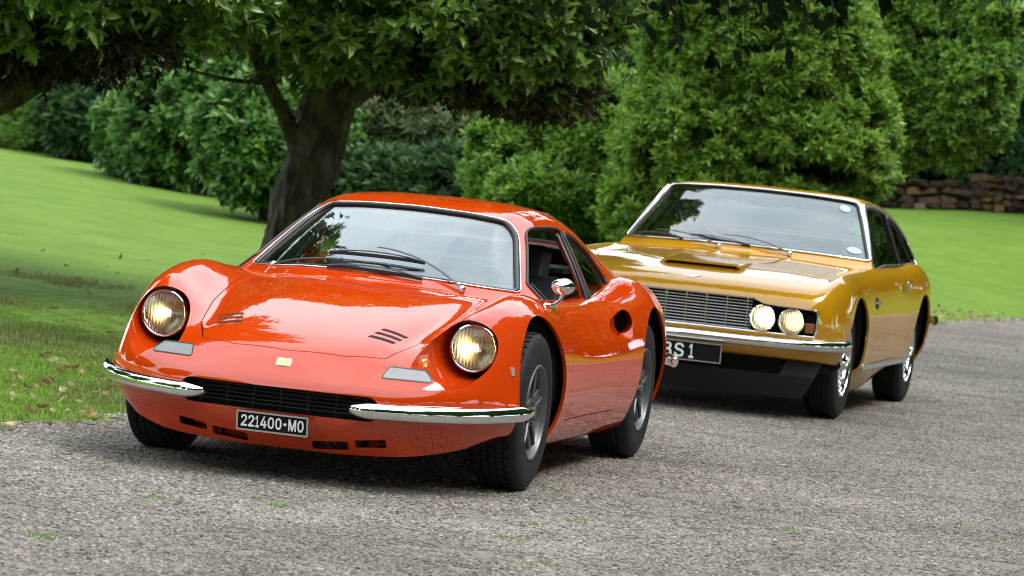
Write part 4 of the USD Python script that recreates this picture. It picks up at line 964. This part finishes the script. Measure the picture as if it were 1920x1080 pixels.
scatter('gravel', [(stone_patch(k, 760, .30, .0022, .0088), M['stone'], False) for k in range(4)], p, label='loose grey and brown gravel stones on the drive', c='gravel', lift=.0045, per=12)
p = grid_points(-4, 6, 9.2, 24, .5); d = dist_edge(p[:, 0], p[:, 1], EDGE); p = p[(d < .0) & in_view(p)]
scatter('larger_gravel', [(stone_patch(20 + k, 22, .55, .006, .013), M['stone'], False) for k in range(3)], p, label='scattered larger stones lying among the fine gravel', c='gravel', lift=.0045, per=12)
p = grid_points(-9, 6, 11, 27, .20); d = dist_edge(p[:, 0], p[:, 1], EDGE); keep = (d > .12) & in_view(p, 1.2)
worn = meshkit.fbm(np.stack([p[:, 0] * .9, p[:, 1] * .45, p[:, 0] * 0 + 3], 1)) + .22 * np.exp(-((d - .3) / .5) ** 2)
pg = p[keep & (worn < .60)]; pw = p[keep & (worn >= .50)]
scatter('grass', [(blade_patch(k, 130, .25, .024, .0026), M['grass'], False) for k in range(3)], pg, label='short green mown grass on the lawn beside the drive', c='grass', per=5, fade=np.clip((27.5 - pg[:, 1]) / 9, .02, 1))
scatter('worn_grass', [(blade_patch(10 + k, 90, .25, .040, .0022, 1.1), M['dry_grass'], False) for k in range(3)], pw, label='thin yellowish worn grass along the edge of the drive', c='grass', per=5)
def dead_leaf(seed):
    g = np.random.default_rng(seed); t = np.linspace(-1, 1, 6); w = (1 - t * t) * .42 + .02; c = .5 * g.random() + .2
    v = [(a * .042, s * b * .055, .030 * c * a * a + .022 * s * s * (c + .3) + .004) for a, b in zip(t, w) for s in (-1, 0, 1)]
    f = [(3 * i + k, 3 * i + 3 + k, 3 * i + 4 + k) for i in range(5) for k in (0, 1)] + [(3 * i + k, 3 * i + 4 + k, 3 * i + 1 + k) for i in range(5) for k in (0, 1)]
    return trimesh.Trimesh(v, f, process=False)
p = np.vstack([rng.normal((-1.95, 17.6), (.45, 1.7), (110, 2)), rng.normal((-2.3, 15.6), (.5, .9), (45, 2)), np.stack([rng.uniform(-5, 8, 560), rng.uniform(14, 47, 560)], 1), rng.normal((5.8, 43.5), (1.2, 1.6), (420, 2))])
d = dist_edge(p[:, 0], p[:, 1], EDGE); p = p[(d > -.25) & (d < 4.5)]
scatter('fallen_leaves', [(dead_leaf(k), M['dead_leaf'], False) for k in range(4)], p, label='dry brown and yellow leaves fallen on the lawn', c='leaves', lo=.35, hi=.85, lift=.022, tilt=.55, per=18)
p = np.stack([rng.uniform(-1.6, 2.5, 55), rng.uniform(10, 17, 55)], 1); d = dist_edge(p[:, 0], p[:, 1], EDGE); w = meshkit.fbm(np.stack([p[:, 0] * 1.2, p[:, 1] * .8, p[:, 0] * 0 + 9], 1)); p = p[(d < -.05) & (w > .52)]
scatter('weeds', [(blade_patch(60 + k, 26, .09, .016, .0025, 1.4), M['grass'], False) for k in range(3)], p, label='tiny green weeds and moss in the gravel', c='weeds', lift=.008, per=5)
# ---------------------------------------------------------------- trees and shrubs
def leaf_mat(name, ramp, rough=.36, trans=.28, spec=.5):
    return mat(name, {'g': ('attribute', {'attribute': 'tone'}), 'o': ('object_info', {}), 'a': ('math', {'math_type': 'multiply_add', 'value2': .55}), 'h': ('math', {'math_type': 'multiply', 'value2': .45}), 'r': ('rgb_ramp', {'ramp': ramp}),
        'p': ('principled_bsdf', {'roughness': rough, 'specular_ior_level': spec}), 't': ('translucent_bsdf', {}), 'x': ('mix_closure', {'fac': trans})},
        [('g.fac', 'h.value1'), ('o.random', 'a.value1'), ('h.value', 'a.value3'), ('a.value', 'r.fac'), ('r.color', 'p.base_color'), ('r.color', 't.color'), ('p.BSDF', 'x.closure1'), ('t.BSDF', 'x.closure2')], surface='x.closure')
LEAF = {
    'holly': leaf_mat('holly_leaves', [(0, (.038, .082, .014)), (.5, (.098, .190, .026)), (.88, (.185, .305, .044)), (.97, (.24, .33, .06)), (1, (.38, .24, .06))], .30),
    'laurel': leaf_mat('laurel_leaves', [(0, (.030, .074, .010)), (.45, (.095, .205, .022)), (.85, (.21, .37, .045)), (1, (.28, .40, .075))], .36, .38),
    'bright': leaf_mat('bright_laurel_leaves', [(0, (.038, .092, .011)), (.45, (.130, .255, .026)), (.85, (.26, .42, .052)), (1, (.33, .45, .085))], .36, .40),
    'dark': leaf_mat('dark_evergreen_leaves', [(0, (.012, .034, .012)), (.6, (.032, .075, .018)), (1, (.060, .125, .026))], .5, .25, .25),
    'mixed': leaf_mat('shrubbery_leaves', [(0, (.018, .052, .012)), (.5, (.052, .135, .022)), (.85, (.12, .25, .038)), (1, (.18, .30, .05))]),
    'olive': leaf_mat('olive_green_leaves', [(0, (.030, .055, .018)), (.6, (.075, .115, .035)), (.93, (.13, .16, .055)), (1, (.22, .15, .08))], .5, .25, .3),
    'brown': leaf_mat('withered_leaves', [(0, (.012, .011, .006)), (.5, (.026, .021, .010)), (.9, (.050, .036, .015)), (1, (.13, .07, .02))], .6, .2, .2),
    'needle': leaf_mat('conifer_needles', [(0, (.010, .028, .016)), (1, (.030, .068, .035))], .6, .1, .2),
    'feather': leaf_mat('feathery_leaves', [(0, (.09, .19, .03)), (.6, (.17, .32, .055)), (1, (.25, .40, .08))], .55, .3, .2),
}
M['bark'] = mat('bark', {'tc': ('texture_coordinate', {}), 'mp': ('mapping', {'scale': (1, 1, .35)}), 'n': ('noise_texture', {'scale': 14.0, 'detail': 6.0, 'roughness': .65}), 'n2': ('noise_texture', {'scale': 6.5, 'detail': 5.0}), 'v': ('voronoi_texture', {'scale': 9.0}),
    'r': ('rgb_ramp', {'ramp': [(.3, (.014, .011, .008)), (.5, (.070, .058, .043)), (.70, (.20, .175, .135))]}), 'r2': ('rgb_ramp', {'ramp': [(.50, (0, 0, 0)), (.60, (.85, .85, .85))]}), 'x': ('mix', {'color2': (.075, .085, .045)}),
    'b': ('bump', {'strength': 1.0, 'distance': .06}), 'p': ('principled_bsdf', {'roughness': .85, 'specular_ior_level': .2})},
    [('tc.object', 'mp.vector'), ('mp.vector', 'n.vector'), ('tc.object', 'n2.vector'), ('n.fac', 'r.fac'), ('n2.fac', 'r2.fac'), ('r.color', 'x.color1'), ('r2.color', 'x.fac'), ('x.color', 'p.base_color'), ('n.fac', 'b.height'), ('b.normal', 'p.normal')])
def leaf(L, W, fold=.25, curl=.25, n=4):
    t = np.linspace(0, 1, n + 1); w = W * np.sin(np.pi * np.clip(t, .02, .985) ** .85) ** .68; V = []
    for a, b in zip(t, w):
        z = -curl * L * a * a
        V += [(a * L, -b / 2, z + fold * b), (a * L, 0, z), (a * L, b / 2, z + fold * b)]
    F = []
    for i in range(n):
        for k in (0, 1): F += [(3 * i + k, 3 * i + 3 + k, 3 * i + 4 + k), (3 * i + k, 3 * i + 4 + k, 3 * i + 1 + k)]
    return np.array(V), np.array(F)
def sprig(seed, count, L, W, stem, spread=.9, whorl=False, **kw):
    """A shoot along +z with leaves standing off it."""
    g = np.random.default_rng(seed); V, F, n = [], [], 0
    for k in range(count):
        t = (k + .5) / count; lv, lf = leaf(L * (.7 + .5 * g.random()), W * (.8 + .4 * g.random()), .2 + .15 * g.random(), .1 + .3 * g.random(), **kw)
        a = 2.4 * k + g.normal(0, .35); el = (1.25 - spread * (1 - t)) if not whorl else .35 + .5 * g.random()
        el = np.clip(el + g.normal(0, .22), -.4, 1.4); tw = g.normal(0, .35)
        R = trimesh.transformations.euler_matrix(tw, -el, a, 'sxyz')[:3, :3]
        V.append(lv @ R.T + [0, 0, stem * t]); F.append(lf + n); n += len(lv)
    return trimesh.Trimesh(np.vstack(V), np.vstack(F), process=False)
SPRIG = {}
def sprigs(kind):
    if kind not in SPRIG:
        a = {'holly': (10, .080, .036, .12), 'laurel': (11, .096, .041, .13), 'bright': (11, .096, .041, .13), 'dark': (9, .12, .042, .16), 'mixed': (10, .13, .060, .18), 'olive': (11, .11, .036, .16), 'brown': (8, .08, .028, .14), 'needle': (22, .16, .012, .30), 'feather': (20, .15, .016, .28)}[kind]
        SPRIG[kind] = [(sprig(11 * k + len(kind), *a, **({'n': 3})), LEAF[kind], True) for k in range(3)]
    return SPRIG[kind]
def quat_to(dirs, spin):
    """Quaternions (x y z w) that turn +z to the directions after a spin about z."""
    d = dirs / np.linalg.norm(dirs, axis=1, keepdims=True); ax = np.stack([-d[:, 1], d[:, 0], d[:, 0] * 0], 1); w = 1 + d[:, 2]
    q = np.concatenate([ax, w[:, None]], 1); q[w < 1e-4] = [1, 0, 0, 0]; q /= np.linalg.norm(q, axis=1, keepdims=True)
    s, c = np.sin(spin / 2), np.cos(spin / 2); x, y, z, w = q.T
    return np.stack([x * c + y * s, y * c - x * s, w * s + z * c, w * c - z * s], 1)
def crown(parent, name, blobs, n, kind, size=1.0, seed=1, up=.55, shell=.30, lump=.28, lumps=1.6, zmin=None, droop=None, keep=None, gap=.435):
    """Leafy shoots through the outer part of a lumpy mass; blobs: (x, y, z, rx, ry, rz)."""
    g = np.random.default_rng(seed); B = np.array(blobs, float); area = (B[:, 3] * B[:, 4] + B[:, 3] * B[:, 5] + B[:, 4] * B[:, 5]); P, D = [], []
    need = n
    while need > 0:
        k = g.choice(len(B), need * 2, p=area / area.sum()); d = g.normal(size=(len(k), 3)); d /= np.linalg.norm(d, axis=1, keepdims=True)
        b = B[k]; q = b[:, :3] + d * b[:, 3:]
        r = 1 + lump * 2 * (meshkit.fbm(q * lumps + seed * 7.1) - .5) + .10 * (meshkit.fbm(q * lumps * 3.7 + seed * 3.3) - .5) - shell * g.random(len(k)) ** 1.6
        p = b[:, :3] + d * b[:, 3:] * r[:, None]
        ok = np.ones(len(k), bool)
        for j in range(len(B)):
            e = (((p - B[j, :3]) / B[j, 3:]) ** 2).sum(1); ok &= (e > (1 - shell * 1.15) ** 2) | (k == j)
        ok &= meshkit.fbm(p * (3.4 / size) + seed * 1.7, 2) > gap
        if zmin is not None: ok &= p[:, 2] > zmin
        if keep is not None: ok &= keep(p)
        p, nn = p[ok][:need], (d / b[:, 3:])[ok][:need]; nn /= np.linalg.norm(nn, axis=1, keepdims=True)
        P.append(p); D.append(nn); need -= len(p)
    P, D = np.vstack(P), np.vstack(D)
    dirs = D + [0, 0, up] + g.normal(0, .38, D.shape)
    if droop is not None: dirs = D * .5 + [0, 0, -droop] + g.normal(0, .3, D.shape)
    protos = sprigs(kind)
    return instancer(parent, name, protos, P, quat_to(dirs, g.random(len(P)) * 6.283), size * (.75 + .5 * g.random(len(P))), g.integers(0, len(protos), len(P)), per=12)
def limb(pts, r, n=14, sides=14, rough=.12, seed=0, ridges=0.0):
    p = spline(pts, n); rr = np.interp(np.linspace(0, 1, n), np.linspace(0, 1, len(r)), r)
    m = tube(p, rr, sides); v = np.array(m.vertices); c = np.repeat(p, sides, 0); k = len(c)
    off = v[:k] - c; g = 1 + rough * 2 * (meshkit.fbm(v[:k] * [5, 5, 2.2] + seed) - .5)
    if ridges: g += ridges * (np.abs(meshkit.fbm(v[:k] * [17, 17, 4.5] + seed, 3) - .5) * 4 - .5) + ridges * .8 * (meshkit.fbm(v[:k] * [34, 34, 22], 2) - .5)
    v[:k] = c + off * g[:, None]; m.vertices = v; return m
def shrub(name, label, cat_, blobs, n, kind, size=1.0, seed=1, group=None, trunk=True, stem_at=(0, 0), **kw):
    b = np.array(blobs, float); x, y = b[:, 0].mean(), b[:, 1].mean(); z = float(height(x, y))
    T = thing(name, label, cat_, (x, y, z), 0, group); bl = b.copy(); bl[:, :3] -= [x, y, z]
    crown(T, 'foliage', bl, n, kind, size, seed, **kw)
    if trunk:
        g = np.random.default_rng(seed); top = bl[:, 2].max()
        for k in range(1 if name == 'tall_evergreen' else 3):
            a = 2.1 * k + g.random(); q = bl[k % len(bl), :3]
            put(T, 'stem', limb([(stem_at[0] + .08 * math.cos(a), stem_at[1] + .08 * math.sin(a), -.08), (stem_at[0] * .6 + q[0] * .4 + .15 * math.cos(a), stem_at[1] * .6 + q[1] * .4 + .15 * math.sin(a), q[2] * .5), (q[0], q[1], q[2] * 1.02)], [.05, .035, .012], 10, 8, seed=k), M['bark'], True)
    return T

def main_tree():
    O = np.array((-1.72, 26.0, float(height(-1.72, 26.0))))
    T = thing('holly_tree', 'leaning evergreen tree with a bare dark trunk behind the orange car', 'tree', O)
    R = lambda *p: [tuple(np.array(q) - O) for q in p]
    tr = limb(R((-1.68, 26, O[2] - .12), (-1.655, 26, .62), (-1.615, 26, .95), (-1.54, 26, 1.4), (-1.49, 26, 1.75), (-1.40, 26.02, 2.3), (-1.2, 26.1, 3.3), (-1.1, 26.1, 4.6)), [.25, .215, .202, .198, .222, .18, .13, .05], 150, 72, .20, 3, .10)
    put(T, 'trunk', tr, M['bark'], True)
    for i, (pts, r) in enumerate(((((-1.66, 25.95, 1.20), (-1.80, 25.9, 1.50), (-1.93, 25.8, 1.72), (-2.05, 25.6, 1.95), (-2.2, 25.3, 2.5)), [.075, .055, .048, .04, .015]),
        (((-1.45, 25.95, 1.62), (-1.15, 25.8, 1.84), (-.6, 25.6, 2.05), (0, 25.4, 2.25), (.45, 25.4, 2.6)), [.13, .085, .06, .045, .015]),
        (((-1.5, 26, 1.85), (-1.9, 26.2, 2.3), (-2.4, 26.4, 3.0)), [.10, .07, .02]), (((-1.42, 26, 2.2), (-.9, 25.6, 2.8), (-.4, 25.2, 3.6)), [.10, .07, .02]), (((-1.93, 25.8, 1.74), (-2.25, 25.7, 1.73), (-2.6, 25.6, 1.80)), [.022, .016, .006]))):
        put(T, 'branch', limb(R(*pts), r, 16, 12, .14, i), M['bark'], True)
    bl = np.array([(-1.75, 26.0, 2.95, .95, 1.4, 1.05), (-.50, 26.0, 3.0, 1.0, 1.5, 1.1), (-.02, 25.8, 2.36, .50, 1.0, .54), (-1.55, 25.2, 2.38, .66, .9, .44), (-.80, 25.3, 2.24, .68, .8, .38), (-.9, 26.2, 4.2, 1.3, 1.5, 1.2), (.15, 25.7, 2.75, .46, .9, .7), (-1.2, 26.6, 5.9, 1.7, 1.7, 1.5)]); bl[:, :3] -= O
    crown(T, 'crown', bl, 15500, 'holly', 1.2, 5, up=.35, shell=.34)
    lo = np.array([(-.62, 25.6, 1.98, .62, .7, .16), (.02, 25.7, 1.93, .45, .7, .17), (-1.2, 25.5, 2.10, .5, .7, .12)]); lo[:, :3] -= O
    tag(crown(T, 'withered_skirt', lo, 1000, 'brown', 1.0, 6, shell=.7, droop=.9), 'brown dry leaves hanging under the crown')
def left_tree():
    O = np.array((-4.75, 24.2, float(height(-4.75, 24.2))))
    T = thing('broad_tree', 'dark tree at the left edge with a low thick limb under its crown', 'tree', O)
    R = lambda *p: [tuple(np.array(q) - O) for q in p]
    put(T, 'trunk', limb(R((-4.8, 24.2, O[2] - .1), (-4.7, 24.2, .8), (-4.6, 24.15, 1.5), (-4.5, 24.2, 2.6), (-4.4, 24.2, 4.2)), [.36, .27, .23, .16, .05], 20, 18, .15, 4), M['bark'], True)
    for i, (pts, r) in enumerate(((((-4.65, 24.15, 1.0), (-4.2, 24.0, 1.12), (-3.85, 24, 1.30), (-3.45, 24, 1.53), (-3.18, 24.05, 1.82), (-2.9, 24.1, 2.1), (-2.6, 24.1, 2.5)), [.20, .15, .125, .11, .09, .06, .02]), (((-4.55, 24.2, 2.0), (-3.9, 24.3, 2.5), (-3.1, 24.5, 3.1)), [.12, .08, .02]))):
        put(T, 'branch', limb(R(*pts), r, 18, 12, .14, 20 + i), M['bark'], True)
    bl = np.array([(-4.05, 24.0, 2.62, 1.3, 1.5, .78), (-2.78, 24.2, 2.52, .74, 1.1, .56), (-3.72, 23.7, 2.12, 1.0, .9, .36), (-2.42, 24.0, 2.30, .42, .7, .34), (-3.7, 24.3, 3.7, 1.6, 1.7, 1.1)]); bl[:, :3] -= O
    crown(T, 'crown', bl, 8000, 'holly', 1.2, 15, up=.3, shell=.34)
    lo = np.array([(-3.15, 23.8, 1.88, .85, .7, .16), (-3.9, 23.8, 1.75, .7, .7, .16)]); lo[:, :3] -= O
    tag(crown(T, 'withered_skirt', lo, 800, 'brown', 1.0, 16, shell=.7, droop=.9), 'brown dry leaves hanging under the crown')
main_tree(); left_tree()
shrub('feathery_shrub', 'rounded light green feathery shrub at the far left edge of the lawn', 'shrub', [(-7.55, 52.0, 1.12, .90, .83, .50), (-6.9, 52.1, .98, .45, .6, .36)], 2200, 'feather', 1.0, 21, up=.9)
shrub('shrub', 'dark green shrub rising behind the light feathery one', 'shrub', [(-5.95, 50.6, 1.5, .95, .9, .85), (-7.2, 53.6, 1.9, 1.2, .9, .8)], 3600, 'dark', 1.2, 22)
shrub('shrub', 'mid green mixed shrub between the dark shrub and the leaning trunk', 'shrub', [(-4.40, 45.0, 1.45, .75, .8, .80), (-4.0, 45.2, 1.95, .6, .7, .5), (-4.9, 46.0, 1.2, .6, .7, .6)], 3600, 'mixed', 1.0, 23)
shrub('shrub', 'dense green shrub standing directly left of the leaning trunk', 'shrub', [(-3.15, 41.0, 1.30, .62, .7, .66), (-2.75, 41.4, 1.6, .6, .7, .6)], 3000, 'mixed', .95, 24)
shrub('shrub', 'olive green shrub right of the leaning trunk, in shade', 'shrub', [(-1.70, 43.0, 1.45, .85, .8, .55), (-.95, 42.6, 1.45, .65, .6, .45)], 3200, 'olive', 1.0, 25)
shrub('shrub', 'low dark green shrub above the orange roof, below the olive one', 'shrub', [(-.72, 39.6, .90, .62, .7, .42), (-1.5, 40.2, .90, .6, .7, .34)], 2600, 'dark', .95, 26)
shrub('laurel_bush', 'medium bright green laurel bush between the orange car and the largest bush', 'shrub', [(.10, 34.0, 1.30, .58, .62, .58), (.68, 33.7, 1.52, .56, .6, .70), (.45, 33.4, .98, .72, .6, .42)], 12500, 'laurel', .72, 27, lump=.34, lumps=2.2)
shrub('laurel_bush', 'largest bright green bush, directly behind the gold roof', 'shrub', [(1.62, 31.6, 1.75, .78, 1.0, .88), (2.25, 31.5, 2.45, .76, 1.1, 1.05), (2.55, 31.2, 1.72, .66, .9, .58), (1.60, 31.8, 2.65, .70, 1.0, .80), (1.9, 31.6, 3.4, .8, 1.0, .7), (1.8, 31.4, 1.05, .9, .9, .7), (2.75, 31.2, 1.98, .48, .7, .45)], 27000, 'bright', .70, 28, lump=.30, lumps=2.0)
shrub('tall_evergreen', 'tall rounded evergreen tree right of the largest bush, overhanging the stone wall', 'tree', [(3.35, 38.4, 2.9, .7, .9, 1.1), (3.95, 38.0, 3.0, .62, 1.0, 1.2), (4.48, 37.7, 2.65, .62, .9, .80), (3.87, 38.2, 3.9, .8, 1.0, 1.0), (4.7, 37.8, 3.2, .45, .8, .8), (4.0, 38, 2.2, .5, .8, .5)], 15500, 'laurel', .77, 29, stem_at=(-.72, .35))
shrub('conifer', 'dark blue green conifer at the right edge behind the stone wall', 'tree', [(8.6, 64.5, 4.3, 1.2, 1.1, 2.3), (9.2, 64.8, 3.0, 1.3, 1.1, 1.2), (7.8, 64.9, 2.9, .9, 1.0, .9)], 4200, 'needle', 1.6, 30, up=-.2)
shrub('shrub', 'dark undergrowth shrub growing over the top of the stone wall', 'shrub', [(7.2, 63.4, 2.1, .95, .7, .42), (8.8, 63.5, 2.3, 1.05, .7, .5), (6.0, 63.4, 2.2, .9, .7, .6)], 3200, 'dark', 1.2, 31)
def wood():
    g = np.random.default_rng(77); bl = []
    for x in np.linspace(-20, 26, 21):
        y = 75 + g.normal(0, 2); h = 6.5 + g.random() * 4; z = float(height(x, y)); bl += [(x, y, z + h * .5, 2.0, 1.6, h * .55), (x + g.normal(0, .6), y + 1, z + 1.0, 1.8, 1.4, 1.3)]
    tag(crown(None, 'woodland', bl, 15000, 'dark', 2.8, 78, shell=.4), 'dark shaded wood closing the view behind the shrubs', 'woodland', kind='stuff')
wood()

def stone_wall():
    g = np.random.default_rng(5); A, Bq = np.array((5.2, 61.6)), np.array((10.6, 62.6)); L = np.linalg.norm(Bq - A); t = (Bq - A) / L; nrm = np.array((t[1], -t[0]))
    z0 = float(height(*((A + Bq) / 2))); W = thing('stone_wall', 'rough rust brown stone retaining wall beyond the right lawn', 'wall', (*A, 0.0), math.atan2(t[1], t[0]))
    core = []; n = 9; top = lambda s: 1.55 + .125 * s
    for k in range(n):
        s0, s1 = L * k / n, L * (k + 1) / n; zb = float(height(*(A + t * (s0 + s1) / 2))) - .3; core.append(box((s1 - s0, .42, top(s0) - zb - .05), ((s0 + s1) / 2, .26, (top(s0) - .05 + zb) / 2)))
    put(W, 'earth_core', cat(core), M['wall_core'])
    for c in range(8):
        s = -g.random() * .2
        while s < L:
            w = .16 + .26 * g.random() ** 1.3; h = .095 + .05 * g.random(); zc = float(height(*(A + t * s))) + .02 + c * .125 + .02 * g.normal()
            if zc < top(s):
                q = (g.random((16, 3)) - .5); q = np.sign(q) * np.abs(q) ** .45 * .74; q *= [w * .98, .16 + .10 * g.random(), h * 1.05]
                m = tri(m3.Manifold.hull_points(q)); m.apply_transform(trimesh.transformations.rotation_matrix(g.normal(0, .09), [0, 1, 0])); m.apply_translation((s + w / 2, .03 - .07 * g.random(), zc + h / 2)); put(W, 'stone', m, M['wall_stone'], 40)
            s += w + .008
M['wall_core'] = simple('dark_earth', (.02, .016, .012), .9)
M['wall_stone'] = mat('wall_stone', {'o': ('object_info', {}), 'tc': ('texture_coordinate', {}), 'n': ('noise_texture', {'scale': 16.0, 'detail': 5.0}), 'r': ('rgb_ramp', {'ramp': [(0, (.022, .016, .011)), (.35, (.050, .033, .020)), (.6, (.085, .050, .026)), (.8, (.13, .070, .030)), (1, (.15, .125, .09))]}),
    'r2': ('rgb_ramp', {'ramp': [(.3, (.45, .45, .42)), (.7, (1.1, 1.08, 1.0))]}), 'm': ('mix', {'mix_type': 'multiply', 'fac': 1.0}), 'b': ('bump', {'strength': .7, 'distance': .02}), 'p': ('principled_bsdf', {'roughness': .9, 'specular_ior_level': .2})},
    [('o.random', 'r.fac'), ('tc.object', 'n.vector'), ('n.fac', 'r2.fac'), ('r.color', 'm.color1'), ('r2.color', 'm.color2'), ('m.color', 'p.base_color'), ('n.fac', 'b.height'), ('b.normal', 'p.normal')])
stone_wall()

def overhang():
    """A dark branch that reaches into the top of the picture from a tree right of the drive."""
    O = np.array((-6.4, 21.6, float(height(-6.4, 21.6)))); g = np.random.default_rng(12)
    T = thing('overhanging_tree', 'dark leafy branch hanging into the top edge above the gold car', 'tree', O)
    R = lambda pts: [tuple(np.array(q) - O) for q in pts]
    put(T, 'trunk', limb([(0, 0, -.1), (.05, 0, 1.2), (.1, .05, 2.6), (.4, .3, 4.2), (1.0, .8, 6.5)], [.30, .22, .19, .14, .05], 18, 14, .14, 7), M['bark'], True)
    LB = [(-6.3, 21.6, 2.9), (-5.2, 21.5, 3.4), (-3.8, 21.1, 3.5), (-2.4, 20.8, 3.32), (-1.0, 20.6, 3.02), (.0, 20.5, 2.84), (1.0, 20.45, 2.72), (1.8, 20.4, 2.62), (2.25, 20.35, 2.55)]
    put(T, 'branch', limb(R(LB), [.13, .10, .08, .065, .05, .042, .032, .02, .008], 30, 10, .12, 8), M['bark'], True)
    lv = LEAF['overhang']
    crown(T, 'limb_foliage', [(x - O[0], y - O[1], z + .36 - O[2], .62, .5, .26) for x, y, z in LB[2:]], 1500, 'mixed', .9, 93, shell=.6)
    spots = [(-.05, -.03, .10), (.15, .12, .16), (.33, .30, .24), (.45, .52, .20), (.60, .70, .30), (.72, .64, .16), (.85, .95, .30), (.98, 1.00, .22), (1.10, 1.22, .28), (1.22, 1.10, .17), (1.34, 1.45, .24), (1.50, 1.42, .12), (1.62, 1.70, .10), (.05, .22, .05), (.80, .78, .10), (1.0, 1.15, .12), (.25, .40, .10), (.50, .62, .08), (.66, .60, .12), (.90, .86, .14), (1.06, 1.0, .09), (1.2, 1.3, .13), (1.4, 1.36, .08), (.40, .33, .07)]
    for x0, x1, drop in spots:
        x0, x1, drop = x0 * 1.206, x1 * 1.206, drop * 1.15; topz = 2.30 + .105 * x1; s = spline(LB, 60); a = s[np.argmin(np.abs(s[:, 0] - x0))]; y1 = 20.5 + g.normal(0, .25)
        pts = spline([a, (x0 * .6 + x1 * .4, (a[1] + y1) / 2, a[2] * .55 + (topz - drop) * .45 + .04), (x1, y1, topz - drop)], 16)
        put(T, 'twig', tube(R(pts), np.linspace(.008, .0025, 16), 6), M['bark'], True)
        for k in range(12):
            q = pts[3 + k]; lvv, lf = leaf(.085 + .04 * g.random(), .050 + .02 * g.random(), .12, .3, 5); m = trimesh.Trimesh(lvv, lf, process=False)
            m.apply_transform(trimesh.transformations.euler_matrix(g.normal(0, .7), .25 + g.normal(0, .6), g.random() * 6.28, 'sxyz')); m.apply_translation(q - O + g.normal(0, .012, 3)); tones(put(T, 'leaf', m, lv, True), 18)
    crown(T, 'crown', [(1.0, -2.2, 6.2, 2.2, 2.0, 2.0), (2.6, -2.0, 5.0, 1.6, 1.6, 1.3), (.0, -1.0, 5.4, 2.0, 1.9, 1.6), (2.9, -2.8, 6.6, 1.4, 1.5, 1.3)], 6500, 'mixed', 1.1, 91, shell=.45)
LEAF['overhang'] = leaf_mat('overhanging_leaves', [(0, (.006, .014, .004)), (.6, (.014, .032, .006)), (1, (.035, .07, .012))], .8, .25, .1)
overhang()

def park_trees():
    """The tall trees that stand round the drive outside the picture; the cars mirror them."""
    label, grp = 'tall dense park tree standing beside the drive', 'tall park trees round the drive'
    T = thing('park_tree', label, 'tree', (-9.0, -7.0, float(height(-9, -7))), 0, grp)
    put(T, 'trunk', limb([(0, 0, -.2), (.05, 0, 2), (0, .1, 4.5), (.1, 0, 8)], [.45, .34, .26, .08], 14, 12, .14, 9), M['bark'], True)
    crown(T, 'crown', [(0, 0, 6.5, 3.4, 3.4, 3.6), (1.6, .8, 4.2, 2.4, 2.2, 2.0), (-1.5, -.6, 4.0, 2.3, 2.4, 1.9), (.2, -1.4, 2.6, 2.4, 1.8, 1.5)], 5200, 'mixed', 2.6, 92, shell=.4)
    for x, y, a, s in ((-15, 0, 1, 1.0), (-18, 9, 2.2, 1.1), (-19, 18, 3, .95), (-21, 28, 4, 1.05), (-5, -16, 5, 1.4), (-1, -22, .4, 1.6), (7, -19, 1.4, 1.5), (12.5, -9, 2.6, 1.5), (14.5, -1, 3.3, 1.4), (14.5, 6, 4.4, 1.5), (15, 13, 2.9, 1.4), (15, 20, 5.1, 1.35), (15, 27, .8, 1.4), (17, 34, 1.9, 1.4), (22, 40, 1.0, 1.5), (30, 45, 2.0, 1.6), (15, 65, 3.0, 1.6), (21, 69, 4.0, 1.8), (28, 72, 5.0, 1.8), (35, 74, 6.0, 1.9), (44, 77, .5, 1.9), (3.5, -24, 3.7, 1.6), (10.5, -15, .9, 1.5), (-22, 40, 2.4, 1.0)):
        X = UsdGeom.Xform.Define(stage, path_of(None, 'park_tree')); X.AddTranslateOp().Set(Gf.Vec3d(x, y, float(height(x, y)))); X.AddRotateZOp().Set(math.degrees(a)); X.AddScaleOp().Set(Gf.Vec3f(s, s, s))
        X.GetPrim().GetReferences().AddInternalReference(T.GetPath()); X.GetPrim().SetInstanceable(True); tag(X.GetPrim(), label, 'tree', grp)
park_trees()
DINO_LOC, DINO_ROT = (-0.39690, 15.42409, 0.008), math.atan2(-math.cos(-0.22427), math.sin(-0.22427))
ASTON_LOC, ASTON_ROT = (1.54037, 22.30635, 0.008), math.atan2(-math.cos(-0.25594), math.sin(-0.25594))
orange_car(DINO_LOC, DINO_ROT)
gold_car(ASTON_LOC, ASTON_ROT)
